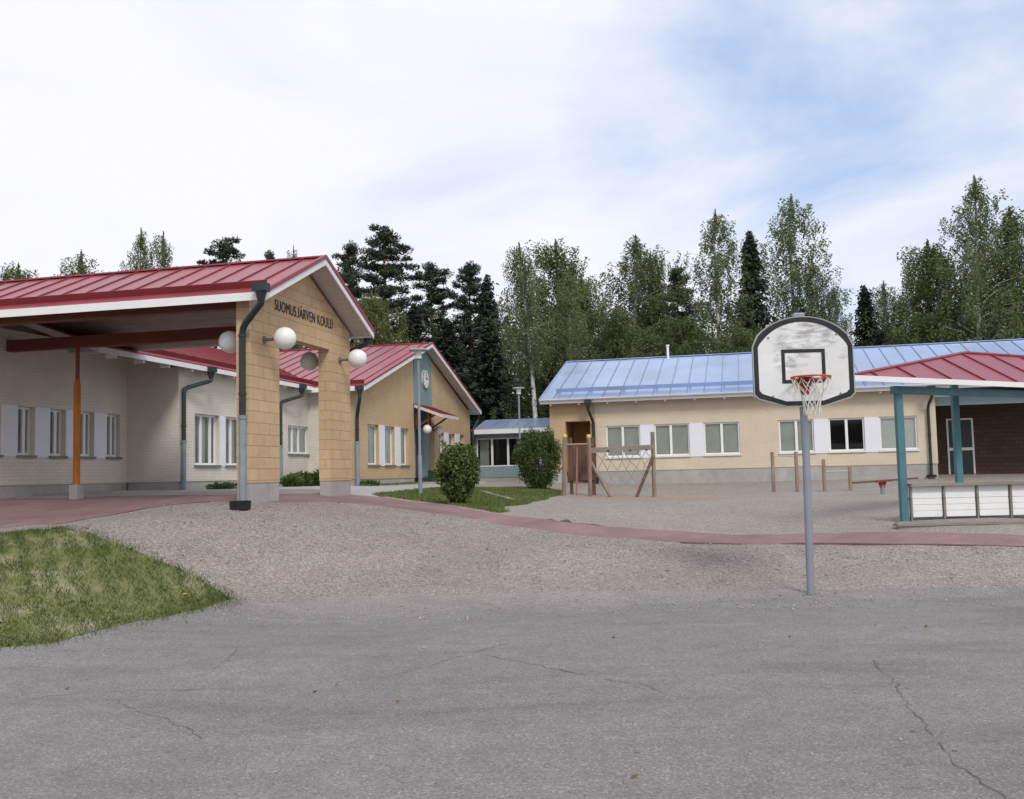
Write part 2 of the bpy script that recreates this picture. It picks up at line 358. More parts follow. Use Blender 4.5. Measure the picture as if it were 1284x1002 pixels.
class MB:
    def __init__(self):
        self.v = []; self.f = []; self.m = []; self.sm = False

    def poly(self, pts, mi=0):
        b = len(self.v)
        self.v += [tuple(p) for p in pts]
        self.f.append(tuple(range(b, b + len(pts)))); self.m.append(mi)

    def faces(self, pts, fs, mi=0):
        b = len(self.v)
        self.v += [tuple(p) for p in pts]
        for f in fs:
            self.f.append(tuple(i + b for i in f)); self.m.append(mi)

    def box(self, lo, hi, mi=0):
        (a, b, c), (d, e, f) = lo, hi
        self.faces([(a, b, c), (d, b, c), (d, e, c), (a, e, c), (a, b, f), (d, b, f), (d, e, f), (a, e, f)],
                   [(3, 2, 1, 0), (4, 5, 6, 7), (0, 1, 5, 4), (1, 2, 6, 5), (2, 3, 7, 6), (3, 0, 4, 7)], mi)
        return self

    def bar(self, p, q, wd, ht, up=(0, 0, 1), mi=0):
        p, q = Vector(p), Vector(q); d = (q - p).normalized(); u = Vector(up)
        sx = d.cross(u).normalized(); u = sx.cross(d).normalized()
        c = [(-wd / 2, -ht / 2), (wd / 2, -ht / 2), (wd / 2, ht / 2), (-wd / 2, ht / 2)]
        self.faces([p + sx * a + u * b for a, b in c] + [q + sx * a + u * b for a, b in c],
                   [(0, 1, 2, 3), (7, 6, 5, 4), (1, 0, 4, 5), (2, 1, 5, 6), (3, 2, 6, 7), (0, 3, 7, 4)], mi)
        return self

    def prism(self, pts, off, mi=0):
        """closed 3-D polygon pts extruded by vector off"""
        n = len(pts); off = Vector(off)
        P = [Vector(p) for p in pts]
        nr = Vector((0, 0, 0))
        for i in range(n):
            a, b = P[i], P[(i + 1) % n]
            nr += a.cross(b)
        if nr.dot(off) > 0:
            P = P[::-1]
        fs = [tuple(range(n)), tuple(range(2 * n - 1, n - 1, -1))]
        for i in range(n):
            j = (i + 1) % n
            fs.append((j, i, n + i, n + j))
        self.faces(P + [p + off for p in P], fs, mi)
        return self

    def tube(self, pts, r, n=10, mi=0, cap=True):
        pts = [Vector(p) for p in pts]
        rs = r if isinstance(r, (list, tuple)) else [r] * len(pts)
        b = len(self.v)
        d0 = (pts[1] - pts[0]).normalized()
        u = d0.orthogonal().normalized()
        for i, p in enumerate(pts):
            if i == 0: d = d0
            elif i == len(pts) - 1: d = (pts[i] - pts[i - 1]).normalized()
            else: d = ((pts[i] - pts[i - 1]).normalized() + (pts[i + 1] - pts[i]).normalized()).normalized()
            u = (u - d * u.dot(d)).normalized(); s = d.cross(u)
            for k in range(n):
                a = 2 * math.pi * k / n
                self.v.append(tuple(p + (u * math.cos(a) + s * math.sin(a)) * rs[i]))
        for i in range(len(pts) - 1):
            for k in range(n):
                k2 = (k + 1) % n
                self.f.append((b + i * n + k, b + i * n + k2, b + (i + 1) * n + k2, b + (i + 1) * n + k)); self.m.append(mi)
        if cap:
            self.f.append(tuple(b + k for k in range(n))[::-1]); self.m.append(mi)
            e = b + (len(pts) - 1) * n
            self.f.append(tuple(e + k for k in range(n))); self.m.append(mi)
        self.sm = True
        return self

    def lathe(self, prof, c=(0, 0, 0), n=20, mi=0):
        b = len(self.v); c = Vector(c)
        for r, z in prof:
            for k in range(n):
                a = 2 * math.pi * k / n
                self.v.append((c.x + r * math.cos(a), c.y + r * math.sin(a), c.z + z))
        for i in range(len(prof) - 1):
            for k in range(n):
                k2 = (k + 1) % n
                self.f.append((b + i * n + k, b + i * n + k2, b + (i + 1) * n + k2, b + (i + 1) * n + k)); self.m.append(mi)
        self.sm = True
        return self

    def sphere(self, c, r, seg=24, rings=14, mi=0):
        return self.lathe([(max(1e-4, r * math.sin(math.pi * i / rings)), -r * math.cos(math.pi * i / rings)) for i in range(rings + 1)], c, seg, mi)

    def build(self, name, mats, parent=None, off=(0, 0, 0), kind=None, ang=38, bevel=0):
        me = bpy.data.meshes.new(name)
        o_ = Vector(off)
        me.from_pydata([(x - o_.x, y - o_.y, z - o_.z) for x, y, z in self.v], [], self.f)
        mats = mats if isinstance(mats, (list, tuple)) else [mats]
        for q in mats:
            me.materials.append(MATS[q])
        me.polygons.foreach_set('material_index', self.m)
        uvl = me.uv_layers.new(name='UVMap')
        vs = me.vertices
        for p in me.polygons:
            n = p.normal
            if abs(n.z) > 0.9:
                e1, e2 = Vector((1, 0, 0)), Vector((0, 1, 0))
            else:
                e1 = Vector((-n.y, n.x, 0)).normalized(); e2 = n.cross(e1)
                if abs(n.x) > abs(n.y): e1 = Vector((0, 1, 0)) if abs(n.x) > 0.99 else e1
            for li in p.loop_indices:
                q = Vector(vs[me.loops[li].vertex_index].co) + o_
                uvl.data[li].uv = (q.dot(e1), q.dot(e2))
        if self.sm:
            me.polygons.foreach_set('use_smooth', [True] * len(me.polygons))
            me.set_sharp_from_angle(angle=R(ang))
        me.update()
        ob = bpy.data.objects.new(name, me)
        COL.objects.link(ob)
        if bevel:
            bv = ob.modifiers.new('bevel', 'BEVEL'); bv.width = bevel; bv.segments = 2; bv.limit_method = 'ANGLE'
        if parent is not None:
            ob.parent = parent
        if kind:
            ob['kind'] = kind
        return ob


def tag(o, label, cat, group=None, kind=None):
    o['label'] = label; o['category'] = cat
    if group: o['group'] = group
    if kind: o['kind'] = kind
    return o


def thing(name, label, cat, loc=(0, 0, 0), rz=0.0, group=None):
    o = bpy.data.objects.new(name, None)
    o.empty_display_size = 0.3
    COL.objects.link(o)
    o.location = loc; o.rotation_euler = (0, 0, rz)
    return tag(o, label, cat, group)


class Bld:
    """a thing whose parts are given in school-frame coordinates (s, t, z)"""
    def __init__(self, name, label, cat, s, t, z):
        self.off = (s, t, z)
        self.o = thing(name, label, cat, W(s, t, z), -TH)

    def part(self, mb, name, mats, parent=None, **kw):
        return mb.build(name, mats, parent or self.o, self.off, **kw)


def copy_tree(o, parent=None):
    c = o.copy(); COL.objects.link(c)
    if parent is not None: c.parent = parent
    for ch in list(o.children):
        copy_tree(ch, c)
    return c


# ------------------------------------------------------------------ terrain
TPS = np.array([(-22,-6,0),(-22,0,0),(-22,4,0),(-22,8,0),(-14,-6,0),(-14,0,0),(-14,4,0),(-14,8,0),(-7,-6,0),(-7,0,0),(-7,4,0),(-7,8,0),(0,-6,0),(0,0,0),(0,4,0),(0,8,0),(7,-6,0),(7,0,0),(7,4,0),(7,8,0),(14,-6,0),(14,0,0),(14,4,0),(14,8,0),(22,-6,0),(22,0,0),(22,4,0),(22,8,0),(-3,10.5,0),(0,10.5,0),(3,10.5,0),(6,10.5,0),(9,10.5,0),(14,10.5,0),(-7.36,16.13,0.87),(-5.3,11.63,0.43),(-4.67,10.26,0.02),(-4.87,13.08,0.62),(-4.31,11.59,0.02),(-3.79,13.24,0.04),(-4.08,12.28,0.33),(-3.99,14.45,0.6),(-4.06,14.68,1.05),(-2.4,15.29,0.5),(-2.72,17.41,0.9),(-0.59,16.07,0.4),(-0.59,16.04,0.72),(1.26,15.24,0.3),(1.3,15.65,0.55),(3.03,15,0.28),(3.11,15.34,0.48),(4.78,14.88,0.25),(4.75,14.74,0.46),(6.19,13.84,0.25),(6.31,14.07,0.46),(3.49,17.22,0.52),(5.32,16.5,0.52),(0.73,16.82,0.78),(-2.68,13.64,0.04),(-0.08,13.22,0.03),(2.58,12.88,0.02),(5.71,12.79,0.02),(-7.04,15.42,1),(-2.45,21.13,1),(-4.5,16.99,1.2),(-4.25,18.06,1.26),(-3.72,20.3,1.27),(-3.49,21.27,1.27),(-8.43,25.01,1.4),(-7.14,30.46,1.4),(-10.28,26.06,1.41),(-5.02,32.01,1.36),(-3.64,37.85,1.36),(-2.03,44.66,1.34),(-10,22.91,1.42),(-14.35,21.89,1.42),(-16.35,26.47,1.42),(-7.19,21.74,1.37),(-7.4,18.7,1.16),(6.24,16.1,0.71),(1.49,31,0.9),(4.47,31,0.76),(7.74,30,0.9),(10.07,30,0.84),(9.58,26,0.84),(-2.26,24,1.19),(-1.12,20,1.04),(0.68,28,1.16),(0.25,36,1.25),(3.48,37.5,1.25),(9.11,36,1.22),(14.77,34.6,1.18),(-60,55,1.3),(-60,80,1.3),(-30,55,1.3),(-30,80,1.3),(0,55,1.3),(0,80,1.3),(30,55,1.3),(30,80,1.3),(60,55,1.3),(60,80,1.3),(30,16,0.5),(30,25,0.8),(30,36,1.2),(45,16,0.5),(45,25,0.8),(45,36,1.2),(-30,12,0.3),(-30,20,1.2),(-30,36,1.4),(-45,12,0.3),(-45,20,1.2),(-45,36,1.4)])
_n = len(TPS); _xy = TPS[:, :2] / 10
_d = np.linalg.norm(_xy[:, None] - _xy[None], axis=2)
_K = np.where(_d > 0, _d * _d * np.log(_d + 1e-12), 0) + 0.02 * np.eye(_n)
_P = np.c_[np.ones(_n), _xy]
_w = np.linalg.solve(np.block([[_K, _P], [_P.T, np.zeros((3, 3))]]), np.r_[TPS[:, 2], 0, 0, 0])


def GZ(xy):
    xy = np.atleast_2d(np.array(xy, float)).copy()
    xy[:, 0] = np.clip(xy[:, 0], -42, 42); xy[:, 1] = np.clip(xy[:, 1], -6, 78)
    q = xy / 10
    d = np.linalg.norm(q[:, None] - _xy[None], axis=2)
    return np.where(d > 0, d * d * np.log(d + 1e-12), 0) @ _w[:-3] + _w[-3] + q @ _w[-2:]


def gz(x, y):
    return float(GZ([(x, y)])[0])


GRASS_LO = [(-14, 7.6), (-9, 8.2), (-6.2, 8.7), (-4.64, 9.03), (-4.59, 10.08), (-4.31, 10.9), (-3.95, 11.61), (-3.68, 12.27), (-3.62, 12.72)]
GRASS_LO = [(-14, 8.6), (-9, 9.0), (-6.0, 9.4), (-5.1, 9.75), (-4.64, 10.05), (-4.31, 10.9), (-3.95, 11.61), (-3.68, 12.27), (-3.62, 12.72)]
GRASS_UP = [(-3.98, 12.99), (-4.48, 13.24), (-4.79, 13.29), (-5.4, 13.63), (-6.09, 14.22), (-6.81, 14.94), (-9, 15.3), (-14, 15.6)]
ASPH = [(-3.22, 12.74), (-2.62, 13.31), (-1.58, 13.5), (-0.51, 13.39), (1.08, 13.22), (2.6, 12.98), (4.08, 12.76), (5.64, 12.64), (6.35, 12.44), (9, 12.2), (30, 11.8)]
PATH_LO = [(-16, 16.4), (-11, 16.4), (-7.56, 16.57), (-6.91, 17.09), (-6.54, 17.6), (-6.17, 17.85), (-5.42, 17.7), (-4.76, 17.34), (-4.18, 17.69), (-3.62, 18.38), (-3.11, 18.80), (-2.5, 18.83), (-1.69, 18.34), (-0.93, 17.77), (-0.08, 16.92), (0.7, 16.31), (1.45, 15.97), (2.32, 15.84), (3.18, 15.72), (4.4, 15.56), (4.9, 15.35), (5.58, 14.85), (6.42, 14.38), (7.23, 14.09), (12, 13.2), (30, 12.9)]
PATH_UP = [(30, 14.6), (12, 14.4), (7.59, 14.77), (6.73, 15.02), (5.91, 15.62), (4.7, 16.5), (3.43, 16.85), (2.46, 16.78), (1.53, 16.85), (0.75, 17.22), (-0.08, 18.02), (-0.99, 19.01), (-1.97, 21.3), (-2.97, 22.2), (-3.6, 22.1), (-4.1, 20.9), (-4.63, 20.0), (-5.46, 20.0), (-7.13, 20.9), (-8.46, 21.25), (-9.68, 21.2), (-16, 22.0)]
LAWN = [(-0.3, 18.4), (-0.08, 18.6), (-0.24, 19.56), (0.08, 20.22), (0.51, 21.97), (1.15, 24.56), (1.66, 33.3), (1.26, 34.3), (0.15, 34.3), (-1.47, 33.4), (-2.3, 27.2), (-2.85, 24.9), (-3.3, 23.1), (-2.85, 22.45), (-1.9, 21.6), (-0.92, 19.2)]
STRIP = [(-0.92, 25.7), (-0.85, 26.1), (0.05, 22.65), (-0.01, 22.3)]
SAND = [(1.5, 25.5), (2.5, 27.2), (4.5, 27.0), (5.3, 24.8), (4.48, 22.84), (3.13, 22.0), (1.62, 22.4)]
PAVE = [(-3.3, 22.9), (-2.85, 24.9), (-2.3, 27.2), (-1.6, 33.2), (-1.0, 37.0), (-1.5, 46), (-26, 46), (-26, 22.4), (-16, 22.0)] + PATH_UP[::-1][1:9]


def wob(poly, amp):
    """densify an outline and roughen it a little"""
    o = []
    for (x0, y0), (x1, y1) in zip(poly, poly[1:] + poly[:1]):
        L = math.hypot(x1 - x0, y1 - y0); k = max(1, int(L / 0.25)) if L < 8 else max(1, int(L / 2))
        for i in range(k):
            f = i / k; x, y = x0 + (x1 - x0) * f, y0 + (y1 - y0) * f
            a = amp if i else amp * 0.4
            o.append((x + a * mnoise.noise((x * 2.3, y * 2.3, 1.7)), y + a * mnoise.noise((x * 2.3, y * 2.3, 9.1))))
    return o


REG = [('dirt_path', wob(STRIP, 0.05), 'yard_gravel'), ('lawn_ground', wob(LAWN, 0.12), 'grass_floor'),
       ('path', wob(PATH_LO + PATH_UP, 0.03), 'path_paving'),
       ('paving', wob(PAVE, 0.03), 'paving'),
       ('grass_bank', wob(GRASS_LO + GRASS_UP + [(-30, 16), (-30, 8)], 0.16), 'grass_floor'),
       ('asphalt', wob([(-30, -6), (30, -6)] + ASPH[::-1] + [(-3.45, 12.74)] + GRASS_LO[::-1] + [(-30, 8)], 0.07), 'asphalt'),
       ('gravel_bank', wob(ASPH + PATH_LO[::-1] + GRASS_UP[::-1] + [GRASS_LO[-1], (-3.45, 12.74)], 0.05), 'gravel'),
       ('sand_patch', wob(SAND, 0.5), 'sand'),
       ('schoolyard', [(-2.9, 22), (-0.5, 18), (7, 14.2), (30, 14), (30, 44), (-26, 46), (-1.5, 46)], 'yard_gravel')]


def inpoly(px, py, poly):
    r = np.zeros(len(px), bool)
    n = len(poly)
    for i in range(n):
        x0, y0 = poly[i]; x1, y1 = poly[(i + 1) % n]
        if y0 == y1: continue
        c = ((y0 > py) != (y1 > py)) & (px < (x1 - x0) * (py - y0) / (y1 - y0) + x0)
        r ^= c
    return r


def terrain():
    pts = []; edges = []
    for nm, poly, mt_ in REG[:-1]:
        b = len(pts); pts += poly
        edges += [(b + i, b + (i + 1) % len(poly)) for i in range(len(poly))]
    rnd = random.Random(3)
    for x in np.arange(-13, 14, 0.4):
        for y in np.arange(3, 30, 0.4):
            pts.append((x + rnd.uniform(-.1, .1), y + rnd.uniform(-.1, .1)))
    for x in np.arange(-42, 42.1, 2.0):
        for y in np.arange(-6, 78.1, 2.0):
            if not (-13 < x < 14 and 3 < y < 30): pts.append((x + rnd.uniform(-.1, .1), y + rnd.uniform(-.1, .1)))
    for rr in (110, 220, 420, 800):
        for k in range(32):
            a = 2 * math.pi * k / 32
            pts.append((rr * math.cos(a), 30 + rr * math.sin(a)))
    vo_, ed_, fa_, *_ = delaunay_2d_cdt([Vector(p) for p in pts], edges, [], 0, 1e-4)
    P = np.array([(v.x, v.y) for v in vo_])
    z = np.concatenate([GZ(P[i:i + 4000]) for i in range(0, len(P), 4000)])
    for i, (x, y) in enumerate(P):
        if -14 < x < 16 and 9 < y < 32:
            k = min(1.0, (y - 9) / 5)
            if y < 17.5: z[i] += k * (0.030 * mnoise.noise((x * .9, y * .9, 0.3)) + 0.016 * mnoise.noise((x * 2.6, y * 2.6, 4.3)))
            else: z[i] += 0.012 * mnoise.noise((x * .9, y * .9, 0.3))
    F = np.array([list(f) for f in fa_])
    cx = P[F].mean(axis=1)
    left = np.ones(len(F), bool)
    for nm, poly, mt_ in REG + [('ground', None, 'forest_floor')]:
        sel = left & (inpoly(cx[:, 0], cx[:, 1], poly) if poly else True)
        left &= ~sel
        fs = F[sel]
        used, inv = np.unique(fs, return_inverse=True)
        inv = inv.reshape(fs.shape)
        me = bpy.data.meshes.new(nm)
        me.from_pydata([(P[k][0], P[k][1], z[k]) for k in used], [], [tuple(f) for f in inv])
        me.materials.append(MATS[mt_])
        uvl = me.uv_layers.new(name='UVMap')
        co = np.array([(P[k][0] * .97 + P[k][1] * .2, P[k][1] * .97 - P[k][0] * .2) for k in used])
        li = np.empty(len(me.loops), int); me.loops.foreach_get('vertex_index', li)
        uvl.data.foreach_set('uv', co[li].ravel())
        me.polygons.foreach_set('use_smooth', [True] * len(me.polygons))
        ob = bpy.data.objects.new(nm, me); COL.objects.link(ob); ob['kind'] = 'structure'


terrain()


def strip_mesh(line, wd, h, name, mat, lift):
    mb = MB(); pts = []
    for (x0, y0), (x1, y1) in zip(line, line[1:]):
        k = max(1, int(math.hypot(x1 - x0, y1 - y0) / 0.15))
        for i in range(k):
            pts.append((x0 + (x1 - x0) * i / k, y0 + (y1 - y0) * i / k))
    pts.append(line[-1])
    return mb, pts


# raised lower edge of the red path, its shadow line put into the dark colour
def open_wob(line, amp):
    return wob(line, amp)[:sum(max(1, int(L / 0.25)) if L < 8 else max(1, int(L / 2)) for L in (math.hypot(b[0] - a[0], b[1] - a[1]) for a, b in zip(line, line[1:])))]


mb = MB()
el = [p for p in open_wob(PATH_LO, 0.03) if -11 < p[0] < 13]
for part_ in ([p for p in el if p[0] < -5.3], [p for p in el if p[0] > 2.6]):
    ring = []
    for i, (x, y) in enumerate(part_):
        z0 = gz(x, y); q = part_[min(i + 1, len(part_) - 1)]; p0 = part_[max(i - 1, 0)]
        d = Vector((q[0] - p0[0], q[1] - p0[1], 0)).normalized(); nn = Vector((-d.y, d.x, 0))
        hh = (0.004 if 0 < x < 4.2 else 0.014) + 0.012 * mnoise.noise((x * 1.5, y * 1.5, 2))
        c = Vector((x, y, z0))
        ring.append([c - nn * .05 - Vector((0, 0, .08)), c - nn * .045 + Vector((0, 0, hh * .8)), c + nn * .03 + Vector((0, 0, hh)), c + nn * .07 + Vector((0, 0, -.02))])
    for a, b in zip(ring, ring[1:]):
        for k in range(3):
            mb.poly([a[k], b[k], b[k + 1], a[k + 1]])
o = mb.build('path_edge_shade', 'edge_shade_dark', kind='structure')

# cracks in the asphalt, thin filled seams
CR = [[(-4.6, 7.55), (-3.94, 7.67), (-3.63, 7.98), (-3.0, 8.07), (-2.21, 7.99), (-1.59, 8.05), (-0.98, 8.3), (-0.31, 9.32), (0.01, 9.79)],
      [(-0.36, 9.12), (0.26, 8.32), (0.97, 7.47), (1.13, 7.19)],
      [(2.89, 8.31), (2.79, 7.6), (2.59, 6.71), (2.41, 5.84), (2.31, 5.38), (2.3, 4.6)],
      [(-2.75, 9.93), (-2.68, 9.28), (-2.66, 8.67), (-2.83, 8.44)], [(-3.12, 7.75), (-2.6, 7.17), (-2.23, 6.79), (-1.98, 6.35)],
      [(-0.07, 10.11), (0.59, 10.46), (1.72, 10.75)], [(-3.43, 10.86), (-3.02, 10.91), (-2.6, 11.15)]]
mb = MB()
for ci, line in enumerate(CR):
    pts = []
    for (x0, y0), (x1, y1) in zip(line, line[1:]):
        k = max(1, int(math.hypot(x1 - x0, y1 - y0) / 0.06))
        for i in range(k):
            x, y = x0 + (x1 - x0) * i / k, y0 + (y1 - y0) * i / k
            pts.append((x + .05 * mnoise.noise((x * 6, y * 6, ci)) + .03 * mnoise.noise((x * 15, y * 15, ci)), y + .05 * mnoise.noise((x * 6, y * 6, 5 + ci)) + .03 * mnoise.noise((x * 15, y * 15, ci + 3))))
    hw = (0.0032, 0.0032, 0.0034, 0.0026, 0.0026, 0.003, 0.004)[ci]
    prev = None
    for i in range(len(pts) - 1):
        d = Vector((pts[i + 1][0] - pts[i][0], pts[i + 1][1] - pts[i][1], 0)).normalized(); nn = Vector((-d.y, d.x, 0))
        wv = hw * max(0.15, 0.9 + 1.3 * mnoise.noise((pts[i][0] * 4, pts[i][1] * 4, 11)))
        c = Vector((pts[i][0], pts[i][1], gz(*pts[i]) + 0.006))
        cur = (c - nn * wv, c + nn * wv)
        if prev: mb.poly([prev[0], cur[0], cur[1], prev[1]])
        prev = cur
mb.build('asphalt_crack', 'crack_and_shade', kind='structure')

# ------------------------------------------------------------------ wall / window builders
class Wall:
    def __init__(self, org, U, N):
        self.o, self.U, self.N = Vector(org), Vector(U), Vector(N)

    def P(self, u, z, d=0.0):
        return self.o + self.U * u + self.N * d + Vector((0, 0, z))

    def box(self, mb, u0, u1, z0, z1, d0, d1, mi=0):
        pts = [self.P(u, z, d) for d in (d0, d1) for u, z in ((u0, z0), (u1, z0), (u1, z1), (u0, z1))]
        fs = [(3, 2, 1, 0), (4, 5, 6, 7), (0, 1, 5, 4), (1, 2, 6, 5), (2, 3, 7, 6), (3, 0, 4, 7)]
        if self.U.cross(Vector((0, 0, 1))).dot(self.N) < 0: fs = [f[::-1] for f in fs]
        mb.faces(pts, fs, mi)

    def solid(self, mb, u0, u1, z0, z1, holes=(), th=0.3, mi=0):
        us = sorted({u0, u1, *[h[0] for h in holes], *[h[1] for h in holes]}); zs = sorted({z0, z1, *[h[2] for h in holes], *[h[3] for h in holes]})
        us = [u for u in us if u0 <= u <= u1]; zs = [z for z in zs if z0 <= z <= z1]
        flip = self.U.cross(Vector((0, 0, 1))).dot(self.N) < 0

        def q(a, b, c, d):
            mb.poly([a, b, c, d][::-1] if flip else [a, b, c, d], mi)
        P = self.P
        for i in range(len(us) - 1):
            for j in range(len(zs) - 1):
                uc, zc = (us[i] + us[i + 1]) / 2, (zs[j] + zs[j + 1]) / 2
                if any(h[0] < uc < h[1] and h[2] < zc < h[3] for h in holes): continue
                a, b, c, d = us[i], us[i + 1], zs[j], zs[j + 1]
                q(P(a, c), P(b, c), P(b, d), P(a, d)); q(P(b, c, -th), P(a, c, -th), P(a, d, -th), P(b, d, -th))
        for h in holes:
            a, b, c, d = h
            q(P(a, c, -th), P(a, c), P(a, d), P(a, d, -th)); q(P(b, c), P(b, c, -th), P(b, d, -th), P(b, d))
            q(P(a, d), P(b, d), P(b, d, -th), P(a, d, -th)); q(P(b, c), P(a, c), P(a, c, -th), P(b, c, -th))
        a, b, c, d = u0, u1, z0, z1
        q(P(a, c, -th), P(a, c), P(a, d), P(a, d, -th)); q(P(b, c), P(b, c, -th), P(b, d, -th), P(b, d))
        q(P(a, d), P(b, d), P(b, d, -th), P(a, d, -th)); q(P(b, c), P(a, c), P(a, c, -th), P(b, c, -th))


def window(B, wl, u0, u1, z0, z1, splits=(0.5,), rec=0.09, sill='sill_grey', behind='blind', fw=0.055, cover=1.0):
    mb = MB()
    a, b = -rec - 0.06, -rec
    e = 0.002
    wl.box(mb, u0 + e, u0 + fw, z0 + e, z1 - e, a, b); wl.box(mb, u1 - fw, u1 - e, z0 + e, z1 - e, a, b)
    wl.box(mb, u0 + fw, u1 - fw, z0 + e, z0 + fw, a, b); wl.box(mb, u0 + fw, u1 - fw, z1 - fw, z1 - e, a, b)
    for s_ in splits:
        c = u0 + (u1 - u0) * s_
        wl.box(mb, c - fw * .8, c + fw * .8, z0 + fw, z1 - fw, a, b + 0.004)
    fr_ = B.part(mb, 'window', 'frame_white')
    mb = MB()
    mb.poly([wl.P(u, z, -rec - 0.03) for u, z in ((u0 + .01, z0 + .01), (u1 - .01, z0 + .01), (u1 - .01, z1 - .01), (u0 + .01, z1 - .01))])
    B.part(mb, 'pane', 'glass', fr_)
    if sill:
        mb = MB()
        pr = [wl.P(u0 - .03, z0 - .06, .05), wl.P(u0 - .03, z0 - .002, .055), wl.P(u0 - .03, z0 + .0, .004), wl.P(u0 - .03, z0 - .06, .004)]
        mb.prism(pr, wl.U * (u1 - u0 + .06))
        B.part(mb, 'sill', sill, fr_)
    if behind:
        mb = MB(); zt, zb = z1 - .02, z0 + .02 + (z1 - z0) * (1 - cover)
        if behind.startswith('curtain'):
            full = behind.endswith('full')
            lens = [(u0 + .0, u0 + (u1 - u0) * .50), (u1 - (u1 - u0) * .46, u1)]
            for c0, c1 in lens:
                if full and c0 > u0: continue
                if full: c1 = u1
                k = max(8, int((c1 - c0) / .02)); row = []
                for i in range(k + 1):
                    u = c0 + (c1 - c0) * i / k
                    row.append((u, -rec - (.075 if full else .13) + .022 * math.sin(u * 55) + .01 * math.sin(u * 23)))
                for (ua, da), (ub, db) in zip(row, row[1:]):
                    mb.poly([wl.P(ua, zb, da), wl.P(ub, zb, db), wl.P(ub, zt, db), wl.P(ua, zt, da)])
            mb.sm = True
            B.part(mb, 'curtain', 'curtain', fr_, ang=80)
        else:
            segs = [(u0 + .02, u1 - .02)]
            if len(splits) == 1:
                c = u0 + (u1 - u0) * splits[0]; segs = [(u0 + .03, c - .03), (c + .03, u1 - .03)]
            for k, (c0, c1) in enumerate(segs):
                wl.box(mb, c0, c1, zb + (0.0 if k == 0 else .0), zt, -rec - .10, -rec - .09)
            B.part(mb, 'blind', behind, fr_)
    return fr_


def seams(mb, p_eave0, p_ridge0, along, L, step, h=0.024, wd=0.022, first=0.3, mi=1):
    """standing seams as real ribs on a roof slope"""
    a, b, al = Vector(p_eave0), Vector(p_ridge0), Vector(along)
    nrm = (b - a).cross(al).normalized()
    if nrm.z < 0: nrm = -nrm
    x = first
    while x < L:
        mb.bar(a + al * x + nrm * h * .5, b + al * x + nrm * h * .5, wd, h, nrm, mi)
        x += step


def downpipe(B, hop, pts, r, zsplit=None, parent=None):
    mb = MB()
    hx, hy, hz = hop
    mb.box((hx - .12, hy - .10, hz - .02), (hx + .12, hy + .10, hz + .12))
    mb.lathe([(.10, 0), (.075, -.10), (r, -.16)], (hx, hy, hz - .02), 12)
    P = [Vector(p) for p in pts]
    lowend = P[-1]
    if zsplit: P[-1] = Vector((lowend.x, lowend.y, zsplit))
    # soften the bends
    Q = [P[0]]
    for a, b, c in zip(P, P[1:], P[2:]):
        d1 = (a - b).normalized(); d2 = (c - b).normalized(); k = min(.12, (a - b).length * .4, (c - b).length * .4)
        Q += [b + d1 * k, b + (d1 + d2) * k * .25, b + d2 * k]
    Q.append(P[-1])
    mb.tube(Q, r, 12)
    for z in np.arange(P[-1].z + .4, P[-2].z - .1, 1.0):
        mb.lathe([(r + .001, -.02), (r + .012, -.02), (r + .012, .02), (r + .001, .02)], (P[-1].x, P[-1].y, z), 12)
    dp = B.part(mb, 'downpipe', 'pipe_green', parent)
    if zsplit:
        mb = MB(); mb.tube([(P[-1].x, P[-1].y, zsplit - .002), lowend], r * 1.1, 12)
        mb.lathe([(r + .004, -.03), (r + .02, -.03), (r + .02, .03), (r + .004, .03)], (P[-1].x, P[-1].y, zsplit), 12)
        B.part(mb, 'lower_pipe', 'pipe_grey', dp)
    return dp


S_, T_, Z_ = Vector((1, 0, 0)), Vector((0, 1, 0)), Vector((0, 0, 1))

# ------------------------------------------------------------------ entrance canopy with the school's name
B = Bld('entrance_canopy', 'red roofed drive through entrance canopy with block gable wall lettered with the school name', 'canopy', -8.3, 17.7, 1.25)
SL = -22.0                      # far left end
RT, EZ, RZ = 17.69, 4.80, 5.90  # ridge t, eave and ridge height (top of metal)
ET0, ET1 = 15.20, 20.18
slope = (RZ - EZ) / (RT - ET0)
gw = [(15.48, 1.56), (16.6, 1.56), (16.6, 4.25), (18.85, 4.25), (18.85, 1.56), (19.92, 1.56), (19.92, 4.72), (RT, 5.69), (15.48, 4.72)]
mb = MB(); mb.prism([(-8.54, t, z) for t, z in gw], (0.25, 0, 0)); wallo = B.part(mb, 'gable_wall', 'block')
for a, b in ((15.49, 16.59), (18.86, 19.91)):
    mb = MB(); mb.box((-8.53, a, 0.85), (-8.30, b, 1.56)); B.part(mb, 'plinth', 'concrete')
mb = MB()
for te in (ET0, ET1):
    sg = 1 if te < RT else -1
    mb.prism([(SL, te, EZ - .03), (SL, te, EZ), (SL, RT, RZ), (SL, RT, RZ - .03)], (-7.87 - SL, 0, 0))
    seams(mb, (SL, te + sg * .42, EZ + .42 * slope), (SL, RT, RZ), (1, 0, 0), -7.87 - SL, 0.52, first=0.2)
    # standing gutter board near the eave
    c = Vector((0, te + sg * .30, EZ + .30 * slope)); n_ = Vector((0, -sg * slope, 1)).normalized()
    mb.bar(c + S_ * SL + n_ * .06, c + S_ * -7.95 + n_ * .06, .02, .13, n_, 1)
mb.bar((SL, RT, RZ + .01), (-7.87, RT, RZ + .01), .16, .03)
roof = B.part(mb, 'roof', ('red_metal', 'red_seam'))
mb = MB()
for te in (ET0, ET1):
    sg = 1 if te < RT else -1
    mb.prism([(-8.29, te + .02 * sg, EZ - .10), (-8.29, te + .02 * sg, EZ - .035), (-8.29, RT, RZ - .035), (-8.29, RT, RZ - .10)], (.40, 0, 0))
B.part(mb, 'soffit', 'soffit')
mb = MB()
